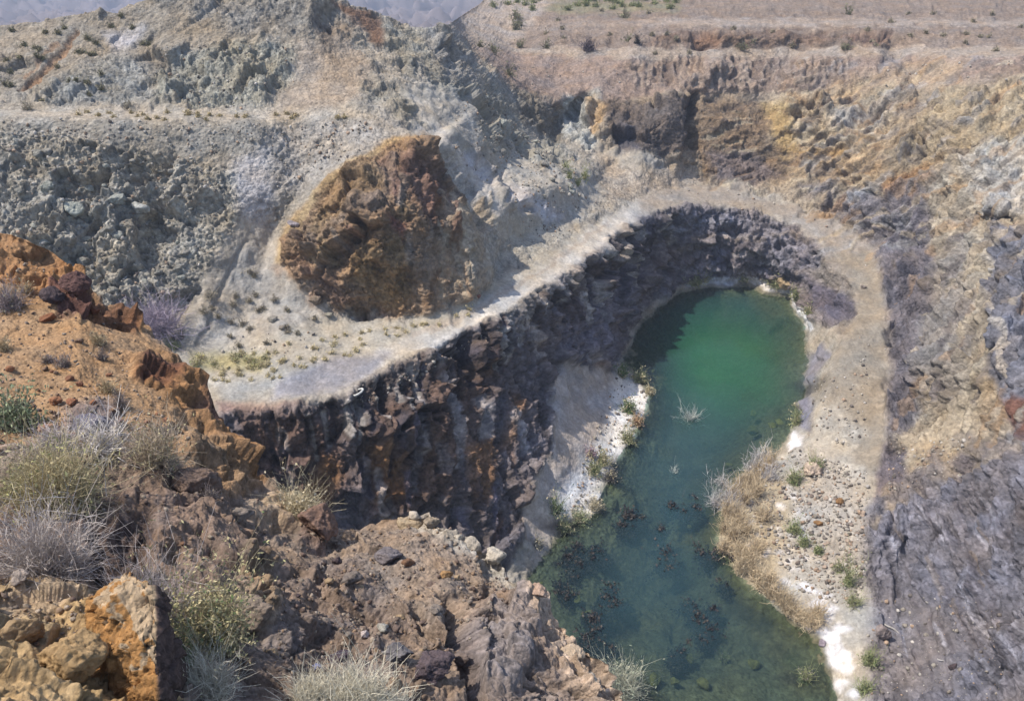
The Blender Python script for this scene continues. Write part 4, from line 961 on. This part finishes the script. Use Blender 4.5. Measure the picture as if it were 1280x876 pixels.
place_shrub(272,806,78,120,'yellow-flowered bush standing between the broom and the rock slabs', nst=520, nlf=7500, lpx=2.6, sc=rgb(170,160,124), lcs=(rgb(200,186,134),rgb(180,174,120),rgb(120,146,84)), spread=.55, side_leaf=.45, **A_sh)
place_shrub(232,826,64,66,'green feathery bush at the foot of the yellow-flowered bush', nst=420, nlf=1300, lpx=2.4, sc=rgb(140,150,110), lcs=(rgb(112,140,84),rgb(150,156,112)), spread=.7, **A_sh)
place_shrub(262,862,90,60,'grey wiry bush below the yellow-flowered bush', nst=700, swpx=1.1, nlf=200, lpx=2, sc=rgb(196,190,170), lcs=(rgb(180,176,130),), spread=1.0, **A_sh)
place_shrub(376,654,66,48,'pale round bush on the crest against the dark cliff', nst=620, nlf=1500, lpx=2, sc=rgb(212,198,160), lcs=(rgb(226,214,180),rgb(206,194,150)), spread=.65, side_leaf=.6, **A_sh)
for i, (x, y, ww, hh) in enumerate([(385,884,70,44),(420,886,80,56),(455,888,90,72),(495,888,70,50)]):
    place_shrub(x, y, ww, hh, 'pale dry grass clump along the bottom edge, '+['leftmost of four','second of four from the left','tallest of four','rightmost of four'][i], nst=750, swpx=1.1, nlf=0, sc=rgb(222,214,188), spread=.5, sub=1, up=.4, name='grass_clump', cat='grass clump', group='dry grass along the bottom edge', parts=False, **A_sh)
place_shrub(12,384,50,34,'grey twiggy shrub at the left edge below the orange crest', nst=260, nlf=100, lpx=2, sc=rgb(150,140,142), lcs=(rgb(150,150,120),), **A_sh)
for i, (x, y, ww, hh, c) in enumerate([(80,458,22,18,0),(122,432,24,20,1),(134,492,26,22,1),(128,450,16,16,0),(150,512,24,16,0),(60,455,18,12,0),(200,545,30,16,0),(34,366,20,14,1),(5,440,16,18,1),(255,640,24,16,0)]):
    place_shrub(x, y, ww, hh, ['small grey','small straw-coloured'][c]+' dry shrub on the orange slope', nst=150, swpx=1.0, nlf=120, lpx=1.6, sc=[rgb(140,128,124),rgb(190,170,130)][c], lcs=([rgb(150,140,120),rgb(200,184,140)][c],), name='dry_shrub', group=['small grey shrubs on the orange slope','small straw-coloured shrubs on the orange slope'][c], parts=False, **A_sh)
# plants in the pit
place_shrub(198,420,80,44,'wide purple-grey leafless shrub at the foot of the left hill', nst=700, swpx=.8, nlf=300, lpx=1.2, sc=rgb(168,154,170), lcs=(rgb(160,146,160),), spread=1.0, sub=3)
place_shrub(218,434,16,12,'olive bush at the right end of the purple-grey shrub', nst=60, nlf=200, lpx=1.5, sc=OLV, lcs=(rgb(140,144,96),))
def many(pts, label, group, wr, hr, sc, lcs, nst=40, nlf=110, lpx=1.4, name='shrub', cat='shrub', **k):
    pts = sorted(pts)
    for q_, (x, y) in enumerate(pts): place_shrub(x, y, random.uniform(*wr), random.uniform(*hr), label+(', '+ORD[q_] if len(pts) <= 34 else ''), nst=nst, nlf=nlf, lpx=lpx, sc=np.array(sc)*random.uniform(.85, 1.1), lcs=lcs, name=name, cat=cat, group=group, parts=False, swpx=.8, **k)
many([pick([(235,442),(330,448),(330,462),(240,462)]) for _ in range(12)], 'low yellow-green bush at the left end of the bench', 'yellow-green bushes on the bench', (12,22), (7,12), STR, (rgb(186,176,104),rgb(140,150,90)))
many([pick([(300,440),(420,418),(540,404),(610,372),(600,395),(480,432),(340,476),(250,480)]) for _ in range(70)], 'small straw tuft on the sandy bench', 'straw tufts on the bench', (5,11), (3,7), STR, (rgb(214,196,140),), nst=30, nlf=50, name='grass_tuft', cat='grass tuft')
many([pick([(250,400),(300,330),(380,380),(430,410),(300,436)]) for _ in range(22)], 'small grey-brown shrub on the talus fan', 'shrubs on the talus fan', (6,12), (5,8), rgb(160,150,136), (rgb(160,150,120),))
many([(262,372),(254,392),(127,238),(192,210),(35,138),(160,134)], 'tan-grey shrub in the gully of the left hill', 'shrubs on the left hill face', (14,20), (9,12), rgb(170,160,140), (rgb(170,160,130),), nst=70)
many([pick([(0,40),(160,20),(200,60),(120,120),(0,130)]) for _ in range(34)], 'dark olive shrub on the upper left hill', 'shrubs on the upper left hill', (6,13), (4,8), rgb(130,124,100), (rgb(126,128,90),rgb(150,140,100)))
many([pick([(60,140),(440,142),(440,150),(60,150)]) for _ in range(28)], 'tiny straw tuft on the upper left ledge', 'tufts on the upper ledge', (5,9), (3,5), STR, (rgb(190,170,120),), name='grass_tuft', cat='grass tuft')
many([(706,214),(722,232),(730,224),(712,222)], 'green-brown shrub on the slope above the bench road', 'shrubs above the bench road', (9,15), (12,18), OLV, (rgb(140,146,90),))
many([(650,60),(682,60),(645,38),(645,24),(600,60),(615,66),(785,50),(648,32),(545+90,95),(780,22),(1060,18),(926,62),(1056,62)], 'rounded grey-green shrub on the terraces across the pit', 'shrubs on the terraces', (14,24), (9,14), rgb(130,124,100), (rgb(140,146,100),rgb(120,126,88)))
place_shrub(735,64,26,14,'dark purple-grey shrub on the terrace across the pit', nst=120, nlf=150, lpx=1.5, sc=rgb(96,88,98), lcs=(rgb(100,96,100),))
place_shrub(796,56,9,12,'narrow black-green shrub on the terrace across the pit', nst=60, nlf=120, lpx=1.5, sc=rgb(76,70,72), lcs=(rgb(70,76,70),))
many([(random.uniform(610, 860), random.uniform(-2, 13)) for _ in range(34)], 'low green bush on the plateau at the top', 'green bushes on the plateau', (9,18), (4,8), OLV, (rgb(140,146,84),rgb(116,128,80)))
many([(random.uniform(600, 1280), random.uniform(14, 68)) for _ in range(34)], 'tiny olive bush on the far terraces', 'tiny bushes on the far terraces', (4,8), (3,5), rgb(150,140,120), (rgb(156,146,116),))
# beach plants, each with its own place
for a in [(776,470,18,16,GRN,'bright green bush at the water on the upper tip of the beach'),(800,478,22,16,OLV,'olive bush on the upper point of the sunlit beach'),(812,492,14,10,STR,'straw tuft on the outermost point of the beach'),(785,514,22,18,GRN,'green bush in the middle of the upper beach'),(796,530,18,16,rgb(196,160,120),'orange-tan bush behind the green one on the beach waterline'),(784,552,24,20,OLV,'olive and tan bush at the lower end of the upper beach'),(752,578,24,18,rgb(176,170,120),'pale bush at the notch between the two beaches'),(742,590,26,20,OLV,'green bush below the notch of the beach'),(738,570,16,14,rgb(190,160,170),'pinkish dry bush at the notch of the beach'),(762,600,18,16,rgb(120,116,110),'dark bush at the water below the notch of the beach'),(694,640,26,24,rgb(120,140,100),'tall green bush at the left side of the lower beach'),(704,662,26,18,rgb(130,140,100),'grey-green bush at lower left corner of the beach'),(724,650,34,16,rgb(170,180,130),'pale green low bush covering the lower beach'),(742,636,26,16,rgb(190,180,150),'tan scrub along the lower beach waterline'),(672,682,16,14,rgb(150,150,140),'small grey bush in the shade at the cliff foot')]:
    place_shrub(a[0], a[1], a[2], a[3], a[5], nst=120, nlf=420, lpx=1.6, sc=a[4]*.9, lcs=(a[4], STR))
for a in [(868,356,26,16,'olive reeds at the left of the far shore'),(880,352,18,14,'light green reeds left of the white crust on far shore'),(970,356,22,18,'green bush on the far right shore beside the tan boulder'),(1000,376,20,20,'yellow-green bush right of the tan boulder'),(1010,392,16,14,'straw bush lowest at the far right shore'),(930,352,16,8,'tiny green tuft in the middle of the far shore'),(995,530,20,26,'straw reeds standing on the right shore above the white crust')]:
    place_shrub(a[0], a[1], a[2], a[3], a[4], nst=110, nlf=300, lpx=1.5, sc=OLV, lcs=(OLV, STR))
# right shore
reed = [(950,592),(962,586),(940,606),(925,612),(915,622),(930,630),(945,622),(908,645),(920,652),(905,665),(915,676),(930,668),(905,690),(922,696),(935,705),(925,715),(942,722),(950,735),(962,745),(975,755),(985,766),(1000,776),(1012,782),(1020,772),(960,728),(945,690),(952,650)]
many(reed, 'straw-coloured reed clump along the right shore', 'reeds along the right shore', (22,34), (20,30), rgb(206,184,146), (rgb(206,184,140),rgb(190,176,140)), nst=150, nlf=60, up=.4, spread=.5, name='reed_clump', cat='reeds')
many([(912,628),(902,612),(940,590),(952,574),(896,636),(914,640),(888,622),(960,602)], 'leafless silver-grey shrub at the edge of the right shore water', 'silver shrubs in the right shallows', (22,32), (24,30), rgb(196,192,190), (rgb(180,176,170),), nst=130, nlf=30, name='dead_shrub')
for a in [(1018,586,20,22,'green bush just above the long white slab'),(992,604,24,24,'upright green bush left of the long white slab'),(992,664,26,18,'bright green bush in the middle of the shore rubble'),(1022,690,12,12,'small green bush below the bright green one in the rubble'),(1058,730,18,40,'tall thin green-brown bush at the foot of the grey slope'),(1066,756,22,26,'olive bush right of the white crust'),(1086,830,26,30,'green bush by the bottom right water'),(1080,864,30,24,'green bush lowest on the right shore'),(1006,850,22,26,'grey dry bush standing in the bottom right shallows'),(1046,712,14,12,'olive tuft on the rubble near the grey slope'),(905,826,12,14,'twiggy bush breaking the water at the bottom'),(1005,680,18,14,'olive bush left of the small green one in the rubble')]:
    c = GRN if 'green' in a[4] else rgb(170,160,140)
    place_shrub(a[0], a[1], a[2], a[3], a[4], nst=110, nlf=330, lpx=1.5, sc=OLV, lcs=(c, OLV))
place_shrub(778,866,70,46,'grey-green feathery bush on the near shore below the sunlit edge', nst=500, nlf=1200, lpx=2, sc=rgb(170,172,150), lcs=(rgb(160,170,140),rgb(180,180,150)), z=.2)
# drowned bushes
DR = [(745,690),(725,712),(738,705),(752,700),(715,722),(700,735),(708,750),(772,762),(760,752),(750,770),(740,780),(765,742),(745,800),(758,812),(750,830),(735,806),(786,650),(780,664),(840,640),(855,646),(868,640),(830,692),(832,712),(862,764),(872,776),(884,790),(878,806),(890,768),(850,822),(842,832),(826,668),(722,690),(710,705),(800,655),(905,740),(912,700),(880,700)]
DR.sort()
for q_, (x, y) in enumerate(DR):
    place_shrub(x, y, random.uniform(16, 44), random.uniform(7, 12), 'dark drowned shrub showing through the near water, '+ORD[q_], nst=70, nlf=1100, lpx=1.8, sc=rgb(78,72,72), lcs=(rgb(58,58,60),rgb(84,78,72)), name='drowned_shrub', group='drowned shrubs in the lake', parts=False, z=-.72, spread=1.15, side_leaf=.7)
for a in [(862,528,34,26,'pale branching dead shrub awash in the middle of the lake'),(842,594,14,12,'little white twig poking out of the middle of the lake'),(893,632,20,20,'silver twigs rising from water beside the right reeds')]:
    place_shrub(a[0], a[1], a[2], a[3], a[4], nst=110, nlf=0, sc=rgb(190,196,186), parts=False, name='dead_shrub', z=-.5, swpx=.7)
# bits lying about
def stick(px, py, L, rz, label, fld=B, rad=.05, c=rgb(205,200,192)):
    g = fld.at(px, py); bm = bmesh.new(); r = random.Random(int(px))
    rings = []; n = 9
    for i in range(n):
        t = i/(n-1)-.5; ring = []
        for k in range(7):
            a = k/7*2*math.pi; q = rad*(1-.5*abs(t)-.25*t)*(1+.15*r.uniform(-1, 1))
            ring.append(bm.verts.new((t*L, math.cos(a)*q+.06*L*math.sin(t*5), math.sin(a)*q+.03*L*math.cos(t*7))))
        rings.append(ring)
    for i in range(n-1):
        for k in range(7): bm.faces.new((rings[i][k], rings[i][(k+1) % 7], rings[i+1][(k+1) % 7], rings[i+1][k]))
    bm.faces.new(rings[0][::-1]); bm.faces.new(rings[-1])
    for sx_, an in ((.15, .7), (-.1, -.6)):             # stubs of side branches
        b0 = bmesh.ops.create_cone(bm, cap_ends=True, segments=5, radius1=rad*.4, radius2=rad*.15, depth=L*.22)['verts']
        bmesh.ops.rotate(bm, verts=b0, matrix=Matrix.Rotation(an, 3, 'X') @ Matrix.Rotation(.8, 3, 'Y')); bmesh.ops.translate(bm, verts=b0, vec=(sx_*L, .05*L*(1 if an > 0 else -1), .06*L))
    me = bpy.data.meshes.new('branch'); bm.to_mesh(me); bm.free(); me.materials.append(mat_plain('bleached_wood', c)); 
    for p in me.polygons: p.use_smooth = True
    o = bpy.data.objects.new('branch', me); COL.objects.link(o); o.location = (g[0], g[1], g[2]+rad*1.5); o.rotation_euler = (0, .12, rz); tag(o, label, 'branch')
stick(1113,786,1.25,R(-48),'bleached white branch lying behind the squat grey-brown boulder', rad=.07)
stick(1178,826,.8,R(-30),'short pale branch on the grey ground near the black rock', rad=.04)
g = B.at(443,494); bm = bmesh.new(); NR, NT = 26, 8; rings = []
for i in range(NR):
    a = i/(NR-1)*R(275); ring = []
    for k in range(NT):
        b_ = k/NT*2*math.pi; q = .085*(1+.12*math.sin(i*1.7)); ring.append(bm.verts.new(((.48+q*math.cos(b_))*math.cos(a), (.48+q*math.cos(b_))*math.sin(a), q*math.sin(b_))))
    rings.append(ring)
for i in range(NR-1):
    for k in range(NT): bm.faces.new((rings[i][k], rings[i][(k+1) % NT], rings[i+1][(k+1) % NT], rings[i+1][k]))
bm.faces.new(rings[0][::-1]); bm.faces.new(rings[-1]); me = bpy.data.meshes.new('broken_ring'); bm.to_mesh(me); bm.free()
me.materials.append(mat_plain('chalky_white', (.5, .49, .46))); o = bpy.data.objects.new('broken_ring', me); COL.objects.link(o)
o.location = (g[0], g[1], g[2]+.15); o.rotation_euler = (R(25), R(8), R(-120)); tag(o, 'broken white ring of debris lying on the rim of the bench', 'debris')

# ============================================================ air
hz = bpy.data.meshes.new('haze'); x0, x1, y0, y1, z0, z1 = -9800, 9800, -60, 7600, -420, 560
hz.from_pydata([(x, y, z) for z in (z0, z1) for y in (y0, y1) for x in (x0, x1)], [], [(0,2,3,1),(4,5,7,6),(0,1,5,4),(2,6,7,3),(0,4,6,2),(1,3,7,5)])
mh = bpy.data.materials.new('thin_haze'); mh.use_nodes = True; N = mh.node_tree; N.nodes.remove(N.nodes['Principled BSDF'])
pv = N.nodes.new('ShaderNodeVolumePrincipled'); pv.inputs['Color'].default_value = (.66, .76, 1, 1); pv.inputs['Density'].default_value = .0004; pv.inputs['Anisotropy'].default_value = 0
N.links.new(pv.outputs[0], N.nodes['Material Output'].inputs['Volume']); hz.materials.append(mh)
o = bpy.data.objects.new('haze', hz); COL.objects.link(o); tag(o, 'thin blue haze filling the air', 'haze', kind='stuff')
print('objects done', len(bpy.data.objects))
